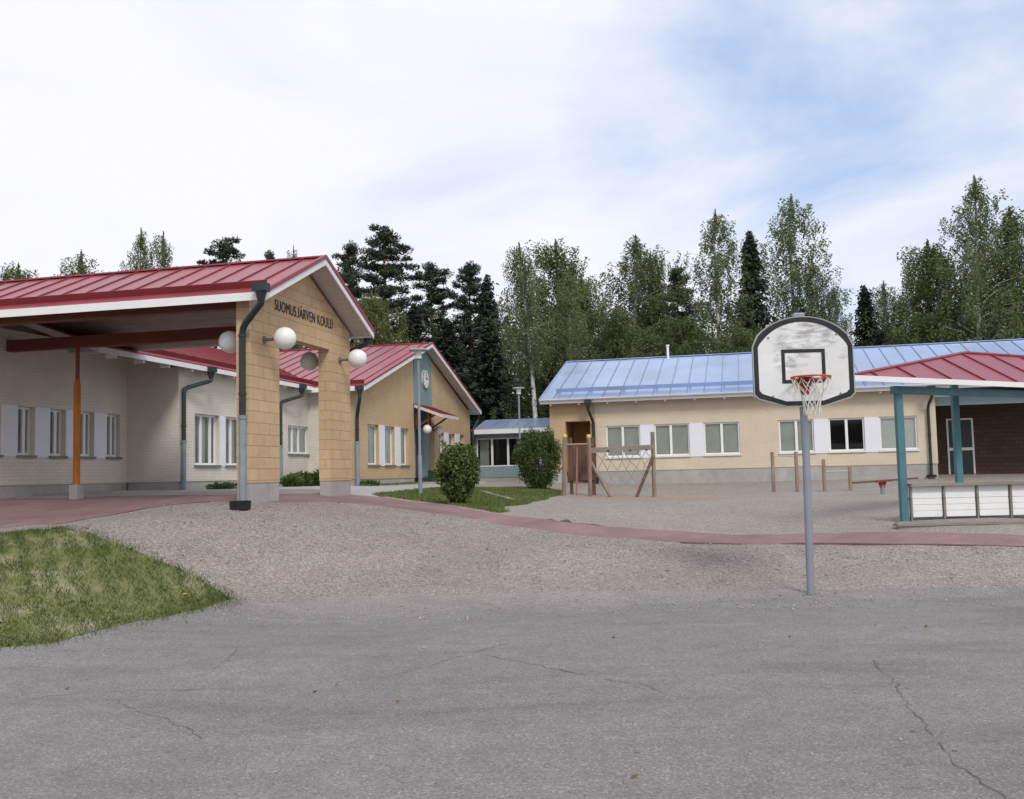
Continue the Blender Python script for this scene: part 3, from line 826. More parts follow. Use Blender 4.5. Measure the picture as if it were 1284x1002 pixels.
for te in (ET0, ET1):
    sg = 1 if te < RT else -1
    mb.prism([(SL, te + .02 * sg, EZ - .10), (SL, te + .02 * sg, EZ - .035), (SL, RT, RZ - .035), (SL, RT, RZ - .10)], (-8.292 - SL, 0, 0))
B.part(mb, 'ceiling', 'ceiling_board')
mb = MB(); mb.box((SL, ET0 - .025, EZ - .15), (-7.84, ET0 - .001, EZ - .012)); B.part(mb, 'fascia', 'white_paint')
mb = MB(); mb.box((SL, ET1 + .001, EZ - .15), (-7.84, ET1 + .025, EZ - .012)); B.part(mb, 'fascia', 'white_paint')
mb = MB(); mbr = MB()
for te in (ET0 - .025, ET1 + .025):
    z0 = EZ - .012 - .025 * slope
    mb.prism([(-7.868, te, z0 - .15), (-7.868, te, z0 - .03), (-7.868, RT, RZ - .03), (-7.868, RT, RZ - .15)], (.03, 0, 0))
    mbr.prism([(-7.88, te, z0 - .028), (-7.88, te, z0 + .05), (-7.88, RT, RZ + .05), (-7.88, RT, RZ - .028)], (.06, 0, 0))
B.part(mb, 'barge_board', 'white_paint'); B.part(mbr, 'roof_edge', 'red_trim', roof)
for t0, t1, z0, z1 in ((15.55, 15.75, 4.60, 4.84), (18.10, 18.30, 4.49, 4.73)):
    mb = MB(); mb.box((SL, t0, z0), (-8.542, t1, z1)); B.part(mb, 'beam', 'beam_brown')
for s_, t_ in ((-13.74, 18.2), (-19.5, 18.2), (-19.5, 15.65)):
    zt = 4.49 if t_ > 17 else 4.60
    mb = MB(); mb.tube([(s_, t_, 1.60), (s_, t_, 3.70), (s_, t_, 3.82)], [.072, .072, .045], 14); po = B.part(mb, 'post', 'orange_paint')
    mb = MB(); mb.tube([(s_, t_, 3.75), (s_, t_, zt)], .042, 10); B.part(mb, 'upper_rod', 'red_rod', po)
    mb = MB(); mb.box((s_ - .10, t_ - .10, 1.2), (s_ + .10, t_ + .10, 1.60)); B.part(mb, 'base_block', 'concrete', po)
for t_, sg, tc_ in ((16.02, 1, 15.98), (19.36, 1, 19.32), (16.02, -1, 16.02), (19.36, -1, 19.34)):
    s0 = -8.29 if sg > 0 else -8.54
    mb = MB(); mb.sphere((s0 + sg * .42, tc_, 4.09), .20, 28, 18); g = B.part(mb, 'globe_lamp', 'opal', ang=80)
    mb = MB(); mb.tube([(s0 + sg * .001, t_, 4.09), (s0 + sg * .03, t_, 4.09)], .07, 14); mb.tube([(s0 + sg * .03, t_, 4.09), (s0 + sg * .16, t_, 4.09), (s0 + sg * .24, tc_, 4.09)], [.028, .028, .05], 10)
    B.part(mb, 'arm', 'arm_grey', g)
downpipe(B, (-7.86, 15.08, 4.79), [(-7.86, 15.09, 4.66), (-7.86, 15.09, 4.58), (-8.36, 15.36, 4.22), (-8.36, 15.36, 1.22)], .058, 2.68)
downpipe(B, (-8.05, 20.32, 4.74), [(-8.05, 20.31, 4.62), (-8.05, 20.31, 4.55), (-8.62, 20.02, 4.22), (-8.62, 20.02, 1.25)], .055, 2.68)
cu = bpy.data.curves.new('lettering', 'FONT')
cu.body = 'SUOMUSJÄRVEN KOULU'; cu.size = 0.288; cu.extrude = 0.003; cu.offset = -0.0006; cu.space_character = 1.10
to = bpy.data.objects.new('lettering_curve', cu); COL.objects.link(to)
dg = bpy.context.evaluated_depsgraph_get()
me = bpy.data.meshes.new_from_object(to.evaluated_get(dg))
bpy.data.objects.remove(to); bpy.data.curves.remove(cu)
bm = bmesh.new(); bm.from_mesh(me); seen = set(); isles = []     # stand the J on the baseline like the other letters
for v0 in bm.verts:
    if v0 in seen: continue
    isl = [v0]; seen.add(v0)
    for v in isl:
        for e_ in v.link_edges:
            q = e_.other_vert(v)
            if q not in seen: seen.add(q); isl.append(q)
    isles.append(isl)
Js = [i for i in isles if min(v.co.y for v in i) < -.02]; J = [v for i in Js for v in i]
if J:
    jl, jr = min(v.co.x for v in J), max(v.co.x for v in J); lo_, hi_ = min(v.co.y for v in J), max(v.co.y for v in J)
    for isl in isles:
        cx_ = sum(v.co.x for v in isl) / len(isl)
        if any(isl is i for i in Js) or cx_ > jr:
            for v in isl: v.co.x += .085
    for v in J:
        v.co.y = (v.co.y - lo_) * hi_ / (hi_ - lo_)
        d_ = jr + .085 - v.co.x
        if d_ > .5 * (jr - jl): v.co.x -= .045
bm.to_mesh(me); bm.free()
xs = [v.co.x for v in me.vertices]; x0, x1 = min(xs), max(xs)
kx = (19.0 - 16.42) / (x1 - x0)
for v in me.vertices:
    x, y, z = v.co
    v.co = (-8.28 + z + 8.3, 16.42 + (x - x0) * kx - 17.7, 4.695 + y - 1.25)
me.materials.clear(); me.materials.append(MATS['letter_black']); me.name = 'lettering'
lo = bpy.data.objects.new('lettering', me); COL.objects.link(lo); lo.parent = B.o

# ------------------------------------------------------------------ white brick wing behind the canopy
B = Bld('school_wing', 'white brick school wing with red metal roof behind the entrance canopy', 'building', -14.0, 26.0, 1.42)
ws = -13.96
wl = Wall((ws, 0, 0), T_, S_)
h1, h2, h3 = (23.14, 24.38, 2.04, 3.38), (24.70, 25.94, 2.04, 3.38), (28.52, 30.02, 2.42, 3.30)
mb = MB(); wl.solid(mb, 22.39, 31.2, 1.62, 4.52, (h1, h2, h3)); B.part(mb, 'wall', 'white_brick')
wr = Wall((-15.43, 0, 0), T_, S_)
rh = [(21.56, 22.10, 2.27, 3.34), (20.53, 21.07, 2.27, 3.34), (19.50, 20.04, 2.27, 3.34), (18.47, 19.01, 2.27, 3.34), (17.44, 17.98, 2.27, 3.34), (16.41, 16.95, 2.27, 3.34)]
mb = MB(); wr.solid(mb, 12.0, 22.39, 1.62, 4.45, rh); wr.solid(mb, 16.6, 22.39, 4.45, 4.98)
wl2 = Wall((0, 22.39, 0), S_, -T_)
mb.prism([(-15.73, 22.392, 1.62), (-14.262, 22.392, 1.62), (-14.262, 22.392, 4.74), (-15.73, 22.392, 5.22)], (0, .28, 0))
mb.box((-23.3, 12.0, 1.2), (-23.0, 36.0, 4.5)); mb.box((-23.0, 12.0, 1.2), (-15.732, 12.3, 4.45))
B.part(mb, 'recessed_wall', 'white_brick')
mb = MB(); mb.box((-14.25, 22.41, 1.1), (-13.98, 31.2, 1.62)); mb.box((-15.40, 22.41, 1.1), (-14.25, 22.66, 1.62)); mb.box((-15.72, 12.02, 1.1), (-15.45, 22.66, 1.62))
B.part(mb, 'plinth', 'concrete')
for h in (h1, h2):
    window(B, wl, *h, splits=(.40, .78), behind='curtain', rec=.12)
window(B, wl, *h3, splits=(.30, .60), behind='curtain_full', rec=.08)
for h in rh:
    window(B, wr, *h, splits=(.62,), behind='blind', rec=.12)
mb = MB(); wl.box(mb, 24.382, 24.698, 2.0, 3.38, .001, .012); B.part(mb, 'panel', 'panel_white')
mb = MB()
for a, b in zip(rh[1:], rh): wr.box(mb, a[1] + .002, b[0] - .002, 2.24, 3.34, .001, .012)
B.part(mb, 'panel', 'panel_white')
EW, RW = (-13.60, 4.62), (-18.6, 6.40)
sl = (RW[1] - EW[1]) / (EW[0] - RW[0])
mb = MB()
mb.prism([(EW[0], 18.75, EW[1] - .04), (EW[0], 18.75, EW[1]), (RW[0], 18.75, RW[1]), (RW[0], 18.75, RW[1] - .04)], (0, 17.2, 0))
mb.prism([(-23.6, 18.75, EW[1] - .04), (-23.6, 18.75, EW[1]), (RW[0], 18.75, RW[1]), (RW[0], 18.75, RW[1] - .04)], (0, 17.2, 0))
seams(mb, (EW[0] - .4, 18.75, EW[1] + .4 * sl), (RW[0], 18.75, RW[1]), (0, 1, 0), 17.0, .52)
n_ = Vector((sl, 0, 1)).normalized(); c = Vector((EW[0] - .3, 0, EW[1] + .3 * sl)) + n_ * .06
mb.bar(c + T_ * 18.8, c + T_ * 35.5, .02, .13, n_, 1)
roof = B.part(mb, 'roof', ('red_metal', 'red_seam'))
mb = MB(); mb.prism([(-15.5, 18.8, EW[1] - .11 + 1.9 * sl), (-15.5, 18.8, EW[1] - .045 + 1.9 * sl), (EW[0] - .03, 18.8, EW[1] - .045), (EW[0] - .03, 18.8, EW[1] - .11)], (0, 12.2, 0)); B.part(mb, 'soffit', 'ceiling_board')
mb = MB(); mb.box((EW[0] - .028, 18.72, EW[1] - .16), (EW[0] - .001, 31.0, EW[1] - .012)); B.part(mb, 'fascia', 'white_paint'); mb = MB(); mb.prism([(EW[0], 18.72, EW[1] - .16), (EW[0], 18.72, EW[1] - .03), (-18.6, 18.72, RW[1] - .03), (-18.6, 18.72, RW[1] - .16)], (0, .028, 0))
B.part(mb, 'barge_board', 'white_paint')
for t_ in np.arange(19.4, 30.0, 1.05):
    mb = MB(); mb.box((EW[0] - .30, t_ - .03, EW[1] - .22), (EW[0] - .06, t_ + .03, EW[1] - .112)); B.part(mb, 'rafter_end', 'white_paint')
downpipe(B, (-13.55, 23.25, 4.46), [(-13.55, 23.25, 4.34), (-13.55, 23.25, 4.22), (-13.88, 22.50, 3.97), (-13.88, 22.50, 1.40)], .055, 2.62)
downpipe(B, (-13.55, 28.68, 4.46), [(-13.55, 28.68, 4.34), (-13.55, 28.68, 4.22), (-13.88, 27.86, 3.97), (-13.88, 27.86, 1.38)], .055, 2.62)

# ------------------------------------------------------------------ clock gable
B = Bld('clock_building', 'yellow brick gabled school building with clock over its door and red roof', 'building', -12.25, 36.7, 1.35)
cs = -12.25
wl = Wall((cs, 0, 0), T_, S_)
ZB, ZT = 2.04, 3.39
hw = [(30.88, 31.92, ZB, ZT), (32.43, 33.47, ZB, ZT), (34.03, 34.97, ZB, ZT), (38.64, 39.42, ZB, ZT), (39.98, 40.98, ZB, ZT), (41.62, 42.4, ZB, ZT)]
door = (35.62, 38.10, 1.30, 4.20)
mb = MB(); wl.solid(mb, 29.99, 43.40, 1.56, 4.40, hw + [(35.62, 38.10, 1.56, 4.20)])
mb.prism([(cs, 29.99, 4.40), (cs, 43.40, 4.40), (cs, 43.40, 4.44), (cs, 36.7, 6.62), (cs, 29.99, 4.44)], (-.3, 0, 0))
mb.box((-25.5, 43.1, 1.1), (-12.552, 43.4, 4.46)); mb.box((-25.8, 29.99, 1.1), (-25.502, 43.4, 4.4))
B.part(mb, 'wall', 'yellow_brick')
mb = MB(); mb.box((-12.53, 30.01, 1.0), (-12.27, 35.60, 1.56)); mb.box((-12.53, 38.12, 1.0), (-12.27, 43.38, 1.56)); mb.box((-25.0, 29.97, 1.0), (-12.532, 30.2, 1.56))
mb.box((-12.40, 35.3, 1.1), (-11.0, 38.4, 1.40))
B.part(mb, 'plinth', 'concrete')
for h in hw:
    window(B, wl, *h, splits=(.25,), behind='curtain_full', rec=.12)
for a, b in ((31.92, 32.43), (33.47, 34.03), (39.42, 39.98), (40.98, 41.62)):
    mb = MB(); wl.box(mb, a + .002, b - .002, 2.0, 3.40, .001, .03); B.part(mb, 'panel', 'panel_white')
mb = MB(); mb.box((-25.5, 29.99, 1.1), (-12.552, 30.29, 4.46)); B.part(mb, 'side_wall', 'white_brick')
# teal gable panel and clock
mb = MB(); mb.prism([(cs + .002, 35.62, 4.32), (cs + .002, 37.70, 4.32), (cs + .002, 37.70, 6.27), (cs + .002, 36.7, 6.60), (cs + .002, 35.62, 6.25)], (.04, 0, 0)); tp = B.part(mb, 'gable_panel', 'teal_paint')
mb = MB(); mb.tube([(cs + .043, 36.85, 5.41), (cs + .10, 36.85, 5.41)], .37, 36); ck = B.part(mb, 'clock', 'white_paint', ang=30)
mb = MB()
for k in range(48):
    a0, a1 = 2 * math.pi * k / 48, 2 * math.pi * (k + 1) / 48
    q = [(cs + x, 36.85 + r_ * math.cos(a), 5.41 + r_ * math.sin(a)) for a in (a0, a1) for r_, x in ((.355, .101), (.355, .108), (.374, .108), (.374, .085))]
    for i in range(3): mb.poly([q[i], q[i + 1], q[i + 5], q[i + 4]])
B.part(mb, 'clock_rim', 'arm_grey', ck); mb = MB()
for k in range(12):
    a = math.pi * k / 6
    mb.bar((cs + .103, 36.85 + .25 * math.cos(a), 5.41 + .25 * math.sin(a)), (cs + .103, 36.85 + .31 * math.cos(a), 5.41 + .31 * math.sin(a)), .025, .004, (1, 0, 0))
B.part(mb, 'hour_marks', 'letter_black', ck); mb = MB()
mb.bar((cs + .107, 36.83, 5.39), (cs + .107, 37.04, 5.45), .05, .005, (1, 0, 0)); B.part(mb, 'hour_hand', 'letter_black', ck); mb = MB(); mb.bar((cs + .113, 36.85, 5.38), (cs + .113, 36.86, 5.68), .035, .005, (1, 0, 0))
B.part(mb, 'minute_hand', 'letter_black', ck)
# recessed door
mb = MB(); mb.box((-13.6, 35.62, 1.38), (-13.5, 38.10, 4.2)); mb.box((-13.5, 35.5, 1.38), (-12.552, 35.60, 4.2)); mb.box((-13.5, 38.12, 1.38), (-12.552, 38.2, 4.2)); mb.box((-13.5, 35.62, 4.202), (-12.552, 38.1, 4.3))
B.part(mb, 'door_recess', 'teal_paint')
mb = MB(); mb.box((-12.50, 37.08, 1.41), (-12.44, 38.08, 3.45)); mb.box((-12.438, 37.2, 2.5), (-12.43, 37.95, 3.3)); mb.box((-12.438, 37.2, 1.6), (-12.43, 37.95, 2.4)); dr = B.part(mb, 'door', 'teal_paint')
mb = MB(); mb.tube([(-12.36, 37.17, 2.2), (-12.36, 37.17, 2.7)], .015, 8); mb.tube([(-12.36, 37.17, 2.22), (-12.44, 37.17, 2.22)], .01, 8); mb.tube([(-12.36, 37.17, 2.68), (-12.44, 37.17, 2.68)], .01, 8); B.part(mb, 'handle', 'grey_steel', dr)
mb = MB(); mb.box((-12.50, 35.64, 1.41), (-12.44, 36.30, 3.45)); B.part(mb, 'door_side_panel', 'teal_paint')
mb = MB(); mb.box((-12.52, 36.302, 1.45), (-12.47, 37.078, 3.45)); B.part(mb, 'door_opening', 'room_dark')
# lean-to over the door
mb = MB(); mb.prism([(cs + .002, 35.55, 4.31), (cs + .002, 35.55, 4.36), (-11.12, 35.55, 3.93), (-11.12, 35.55, 3.88)], (0, 2.1, 0))
for t_ in np.arange(35.56, 37.66, .5): mb.bar((cs + .01, t_ + .02, 4.372), (-11.13, t_ + .02, 3.942), .022, .026)
aw = B.part(mb, 'door_canopy', 'red_seam')  # the shade on this small roof is put into the darker red
mb = MB(); mb.box((-11.12, 35.53, 3.80), (-11.095, 37.67, 3.925)); mb.prism([(cs + .05, 35.53, 4.22), (cs + .05, 35.53, 4.33), (-11.122, 35.53, 3.92), (-11.122, 35.53, 3.81)], (0, .018, 0)); mb.prism([(cs + .05, 37.652, 4.22), (cs + .05, 37.652, 4.33), (-11.122, 37.652, 3.92), (-11.122, 37.652, 3.81)], (0, .018, 0))
B.part(mb, 'edge_board', 'soffit', aw)
for t_ in (35.75, 37.45):
    mb = MB(); mb.bar((cs + .02, t_, 3.45), (-11.45, t_, 3.93), .06, .06); mb.bar((cs + .05, t_, 3.42), (cs + .05, t_, 4.2), .06, .06, (1, 0, 0)); B.part(mb, 'bracket', 'beam_brown', aw)
for t_ in (35.92, 37.36):
    mb = MB(); mb.sphere((cs + .42, t_, 3.40), .17, 24, 16); g = B.part(mb, 'globe_lamp', 'opal', ang=80)
    mb = MB(); mb.tube([(cs + .02, t_, 3.45), (cs + .2, t_, 3.42), (cs + .27, t_, 3.40)], [.03, .03, .045], 8); B.part(mb, 'arm', 'arm_grey', g)
# roof
E0, E1, EZ, RT, RZ = 29.58, 43.85, 4.55, 36.7, 6.80
SL, SR = -27.0, -11.85
slope = (RZ - EZ) / (RT - E0)
mb = MB()
for te in (E0, E1):
    sg = 1 if te < RT else -1
    mb.prism([(SL, te, EZ - .04), (SL, te, EZ), (SL, RT, RZ), (SL, RT, RZ - .04)], (SR - SL, 0, 0))
    seams(mb, (SL, te + sg * .42, EZ + .42 * slope), (SL, RT, RZ), (1, 0, 0), SR - SL, 0.52, first=0.3)
    c = Vector((0, te + sg * .32, EZ + .32 * slope)); n_ = Vector((0, -sg * slope, 1)).normalized()
    mb.bar(c + S_ * SL + n_ * .06, c + S_ * (SR - .1) + n_ * .06, .02, .13, n_, 1)
mb.bar((SL, RT, RZ + .01), (SR, RT, RZ + .01), .16, .03)
roof = B.part(mb, 'roof', ('red_metal', 'red_seam'))
mb = MB(); mbr = MB()
for te in (E0, E1):
    mb.prism([(SR, te, EZ - .17), (SR, te, EZ - .02), (SR, RT, RZ - .02), (SR, RT, RZ - .17)], (.03, 0, 0))
    mbr.prism([(SR - .01, te, EZ - .018), (SR - .01, te, EZ + .04), (SR - .01, RT, RZ + .04), (SR - .01, RT, RZ - .018)], (.06, 0, 0))
B.part(mb, 'barge_board', 'white_paint'); B.part(mbr, 'roof_edge', 'red_trim', roof)
mb = MB()
for te in (E0, E1):
    sg = 1 if te < RT else -1
    mb.prism([(cs + .001, te + sg * .02, EZ - .11), (cs + .001, te + sg * .02, EZ - .045), (cs + .001, RT, RZ - .045), (cs + .001, RT, RZ - .11)], (SR - cs - .003, 0, 0))
    mb.prism([(-20, te + sg * .02, EZ - .11), (-20, te + sg * .02, EZ - .045), (-20, te + sg * .43, EZ - .045 + .41 * slope), (-20, te + sg * .43, EZ - .11 + .41 * slope)], (20 + cs, 0, 0))
B.part(mb, 'soffit', 'soffit')
mb = MB(); mb.box((-16.5, E0 - .026, EZ - .16), (SR + .03, E0 - .001, EZ - .012)); B.part(mb, 'fascia', 'white_paint'); mb = MB(); mb.box((-16.5, E1 + .001, EZ - .16), (SR + .03, E1 + .026, EZ - .012)); B.part(mb, 'fascia', 'white_paint')
downpipe(B, (-11.95, 29.48, 4.42), [(-11.95, 29.48, 4.3), (-11.95, 29.48, 4.1), (-12.2, 29.86, 3.6), (-12.2, 29.86, 1.35)], .06, 2.75)
downpipe(B, (-12.0, 43.96, 4.42), [(-12.0, 43.96, 4.3), (-12.0, 43.96, 4.15), (-12.14, 43.48, 3.7), (-12.14, 43.48, 1.30)], .06)

# ------------------------------------------------------------------ glazed link
B = Bld('glazed_link', 'low glazed link corridor with teal base boards and pale metal roof between two buildings', 'building', -9.8, 44.0, 1.25)
wl = Wall((0, 43.9, 0), S_, -T_)
x0, x1 = -12.2, -6.8
ws_ = [-12.10, -11.38, -10.63, -9.88, -9.13, -8.38]
hs = [(a, b, 1.99, 3.28) for a, b in zip(ws_, ws_[1:])]
mb = MB(); wl.solid(mb, x0, x1, 1.48, 3.50, [(ws_[0], ws_[5], 1.99, 3.28)], th=.2); B.part(mb, 'wall', 'teal_paint')
mb = MB(); mb.box((x0, 43.92, 1.0), (x1, 44.1, 1.48)); B.part(mb, 'plinth', 'concrete')
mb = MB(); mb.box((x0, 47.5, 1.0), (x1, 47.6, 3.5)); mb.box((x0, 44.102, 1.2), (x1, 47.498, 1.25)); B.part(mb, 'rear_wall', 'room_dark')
for h in hs: window(B, wl, h[0] + .001, h[1] - .001, h[2], h[3], splits=(), rec=.05, sill=None, behind=None, fw=.045)
mb = MB()
for a in (-12.05, -10.3, -9.1): mb.box((a, 44.3, 2.0), (a + .42, 44.32, 3.25))
B.part(mb, 'curtain', 'blind')
mb = MB()
mb.prism([(x0, 43.5, 3.60), (x0, 43.5, 3.64), (x0, 46.0, 4.24), (x0, 46.0, 4.20)], (x1 - x0, 0, 0)); mb.prism([(x0, 48.5, 3.60), (x0, 48.5, 3.64), (x0, 46.0, 4.24), (x0, 46.0, 4.20)], (x1 - x0, 0, 0))
seams(mb, (x0, 43.55, 3.65), (x0, 46.0, 4.24), (1, 0, 0), x1 - x0, .52)
B.part(mb, 'roof', ('sky_tinted_metal', 'blue_seam'))
mb = MB(); mb.box((x0, 43.47, 3.46), (x1, 43.499, 3.67)); mb.box((x0, 43.5, 3.502), (x1, 43.9, 3.56)); B.part(mb, 'fascia', 'white_paint')
mb = MB(); mb.tube([(-8.75, 43.82, 1.2), (-8.75, 43.82, 2.0)], .035, 8); B.part(mb, 'downpipe', 'pipe_grey')

# ------------------------------------------------------------------ long cream building with metal roof coloured like the blue sky it reflects
B = Bld('classroom_building', 'long cream brick classroom building with metal roof coloured pale blue like reflected sky and paired windows', 'building', 0.0, 36.4, 1.2)
bt = 36.33
wl = Wall((0, bt, 0), S_, -T_)
zb, zt = 2.155, 3.30
hs = [(-5.06, -3.81), (-3.29, -2.03), (-1.52, -.26), (1.09, 2.28), (2.78, 3.97), (4.46, 5.69)]
mb = MB(); wl.solid(mb, -5.45, 6.30, 1.64, 4.30, [(a, b, zb, zt) for a, b in hs])
mb.box((6.0, bt + .302, 1.1), (6.3, 47.4, 4.3)); mb.box((-7.16, 47.4, 1.1), (16, 47.7, 4.3))
B.part(mb, 'wall', 'cream_brick')
alc = (-6.57, -5.64)
mb = MB(); wl.solid(mb, -7.16, -5.452, 1.64, 4.30, [(*alc, 1.64, 3.52)]); mb.box((-7.16, bt + .302, 1.1), (-6.9, 47.398, 4.3)); B.part(mb, 'porch_wall', 'yellow_brick')
mb = MB(); mb.box((alc[0] - .08, bt + .302, 1.2), (alc[0], bt + 1.8, 3.52)); mb.box((alc[1], bt + .302, 1.2), (alc[1] + .08, bt + 1.8, 3.52)); mb.box((alc[0] - .08, bt + 1.802, 1.2), (alc[1] + .08, bt + 1.88, 3.6)); mb.box((alc[0] - .08, bt + .302, 3.522), (alc[1] + .08, bt + 1.8, 3.6))
B.part(mb, 'porch_lining', 'wood_brown')
mb = MB(); mb.box((-7.14, bt + .02, 1.0), (-6.572, bt + .28, 1.64)); mb.box((-5.638, bt + .02, 1.0), (6.28, bt + .28, 1.64)); B.part(mb, 'plinth', 'concrete')
bk = ['blind', 'blind', 'blind', 'blind', None, 'blind_pale']
for (a, b), k, spl in zip(hs, bk, [(.49,), (.47,), (.5,), (.5,), (.5,), (.985,)]):
    window(B, wl, a, b, zb, zt, splits=spl if spl[0] < .9 else (), rec=.05, sill='white_paint', behind=k)
for a, b in ((-3.81, -3.29), (-2.03, -1.52), (2.28, 2.78), (3.97, 4.46)):
    mb = MB(); wl.box(mb, a + .002, b - .002, zb - .06, zt, .001, .02); B.part(mb, 'panel', 'panel_white')
# recessed porch at the right end
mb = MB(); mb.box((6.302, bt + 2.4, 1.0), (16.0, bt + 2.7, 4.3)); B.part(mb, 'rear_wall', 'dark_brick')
mb = MB(); mb.box((6.302, bt + .1, 3.62), (16.0, bt + .2, 3.92)); B.part(mb, 'porch_header', 'teal_paint')
mb = MB(); mb.box((6.302, bt + .05, 3.922), (16.0, bt + .25, 4.0)); B.part(mb, 'porch_trim', 'white_paint')
mb = MB()
dx0, dx1, dy = 7.05, 7.95, bt + 2.36
mb.box((dx0, dy, 1.25), (dx0 + .06, dy + .038, 3.2)); mb.box((dx1 - .06, dy, 1.25), (dx1, dy + .038, 3.2)); mb.box((dx0, dy, 3.2), (dx1, dy + .038, 3.26)); mb.box((dx0 + .06, dy, 2.1), (dx1 - .06, dy + .038, 2.2))
pf = B.part(mb, 'door', 'frame_white')
mb = MB(); mb.box((dx0 + .062, dy + .01, 1.25), (dx1 - .062, dy + .03, 3.198)); B.part(mb, 'door_leaf', 'pipe_green', pf)
# roof
SL, SR = -7.44, 17.0
ET, EZ, RT, RZ = 35.93, 4.34, 42.03, 6.40
slope = (RZ - EZ) / (RT - ET)
mb = MB()
mb.prism([(SL, ET, EZ - .04), (SL, ET, EZ), (SL, RT, RZ), (SL, RT, RZ - .04)], (SR - SL, 0, 0)); mb.prism([(SL, 48.1, EZ - .04), (SL, 48.1, EZ), (SL, RT, RZ), (SL, RT, RZ - .04)], (SR - SL, 0, 0))
seams(mb, (SL, ET + .1, EZ + .1 * slope), (SL, RT, RZ), (1, 0, 0), SR - SL, .61, first=.5, h=.03, wd=.022)
mb.bar((SL, RT, RZ + .012), (SR, RT, RZ + .012), .2, .03)
mb.prism([(SL - .03, ET, EZ - .02), (SL - .03, ET, EZ + .04), (SL - .03, RT, RZ + .04), (SL - .03, RT, RZ - .02)], (.05, 0, 0))
roof = B.part(mb, 'roof', ('sky_tinted_metal', 'blue_seam'))
mb = MB(); n_ = Vector((0, -slope, 1)).normalized()
for dd in (.75,):
    c = Vector((0, ET + dd, EZ + dd * slope)) + n_ * .13
    mb.bar(c + S_ * (SL + .5), c + S_ * (SR - .5), .018, .15, n_)
    for s_ in np.arange(SL + .6, SR - .5, 1.22):
        mb.bar(c + S_ * s_ - n_ * .13, c + S_ * s_ + n_ * .08 - T_ * .01, .03, .05, (1, 0, 0)); mb.bar(c + S_ * s_ + n_ * .06, c + S_ * s_ + T_ * .3 + n_ * (-.10) + Z_ * .3 * slope, .03, .02)
B.part(mb, 'snow_guard', 'sky_tinted_metal', roof)
mb = MB(); mb.tube([(-3.1, RT - .35, RZ - .3), (-3.1, RT - .35, RZ + .42)], .05, 10); mb.tube([(-3.1, RT - .35, RZ + .42), (-3.1, RT - .35, RZ + .47)], .075, 10); B.part(mb, 'vent_pipe', 'white_paint', roof)
mb = MB(); mb.box((SL, ET - .028, EZ - .17), (SR, ET - .001, EZ - .012)); 
B.part(mb, 'fascia', 'white_paint')
mb = MB(); mb.prism([(SL, ET + .002, EZ - .11), (SL, ET + .002, EZ - .05), (SL, bt + .29, EZ - .05 + .7 * slope), (SL, bt + .29, EZ - .11 + .7 * slope)], (SR - SL, 0, 0)); mb.prism([(SL, bt + .5, EZ - .1 + .9 * slope), (SL, bt + .5, EZ - .05 + .9 * slope), (SL, RT, RZ - .05), (SL, RT, RZ - .1)], (.27, 0, 0)); B.part(mb, 'soffit', 'soffit')
for s_ in np.arange(SL + .4, 6.3, 1.05):
    mb = MB(); mb.box((s_ - .03, ET + .03, EZ - .23), (s_ + .03, ET + .2, EZ - .112)); B.part(mb, 'rafter_end', 'white_paint')
mb = MB()
for k in range(9):     # half-round white gutter lip along the eave
    a0, a1 = math.pi + math.pi * k / 9, math.pi + math.pi * (k + 1) / 9
    for (aa, bb) in ((a0, a1),):
        p, q = [(ET - .095 + .062 * math.cos(a), EZ - .01 + .062 * math.sin(a)) for a in (aa, bb)]
        mb.poly([(SL, p[0], p[1]), (SR, p[0], p[1]), (SR, q[0], q[1]), (SL, q[0], q[1])])
B.part(mb, 'gutter', 'white_paint')
downpipe(B, (-5.62, ET - .10, 4.14), [(-5.62, ET - .10, 4.02), (-5.62, ET - .10, 3.9), (-5.50, bt - .09, 3.45), (-5.50, bt - .09, 1.22)], .055)
downpipe(B, (6.12, ET - .10, 4.14), [(6.12, ET - .10, 4.02), (6.12, ET - .10, 3.9), (6.05, bt - .09, 3.6), (6.05, bt - .09, 1.24)], .05)
mb = MB(); mb.lathe([(.16, 0), (.16, .08), (.08, .10)], (6.05, bt - .09, 1.18), 14); mb.lathe([(.14, 0), (.14, .2), (.08, .22)], (-5.5, bt - .09, 1.22), 14); B.part(mb, 'gully', 'black_plastic')

# ------------------------------------------------------------------ things in the yard
def G(x, y): return Vector((x, y, gz(x, y)))


# dark pot under the canopy's downpipe
p = G(-4.50, 16.35); p.z -= .02
t = thing('drain_pot', 'round black pot standing under the downpipe of the entrance canopy', 'pot', p)
mb = MB(); mb.lathe([(.001, 0.005), (.13, 0), (.165, .03), (.175, .15), (.18, .16), (.165, .165), (.155, .10), (.001, .09)], (0, 0, 0), 24); mb.build('pot_shell', 'black_plastic', t)

# litter bin
p = W(-11.75, 36.25, 1.40)
t = thing('litter_bin', 'small dark green litter bin on the step beside the teal door', 'bin', p, -TH)
mb = MB(); mb.prism([(-.15, -.13, 0), (.15, -.13, 0), (.15, .13, 0), (-.15, .13, 0)], (0, 0, .40)); mb.build('bin_body', 'bin_green', t, bevel=.015)
mb = MB(); mb.prism([(-.16, -.14, .40), (.16, -.14, .40), (.16, .14, .40), (-.16, .14, .40)], (0, 0, .04)); mb.build('lid', 'bin_green', t, bevel=.012)

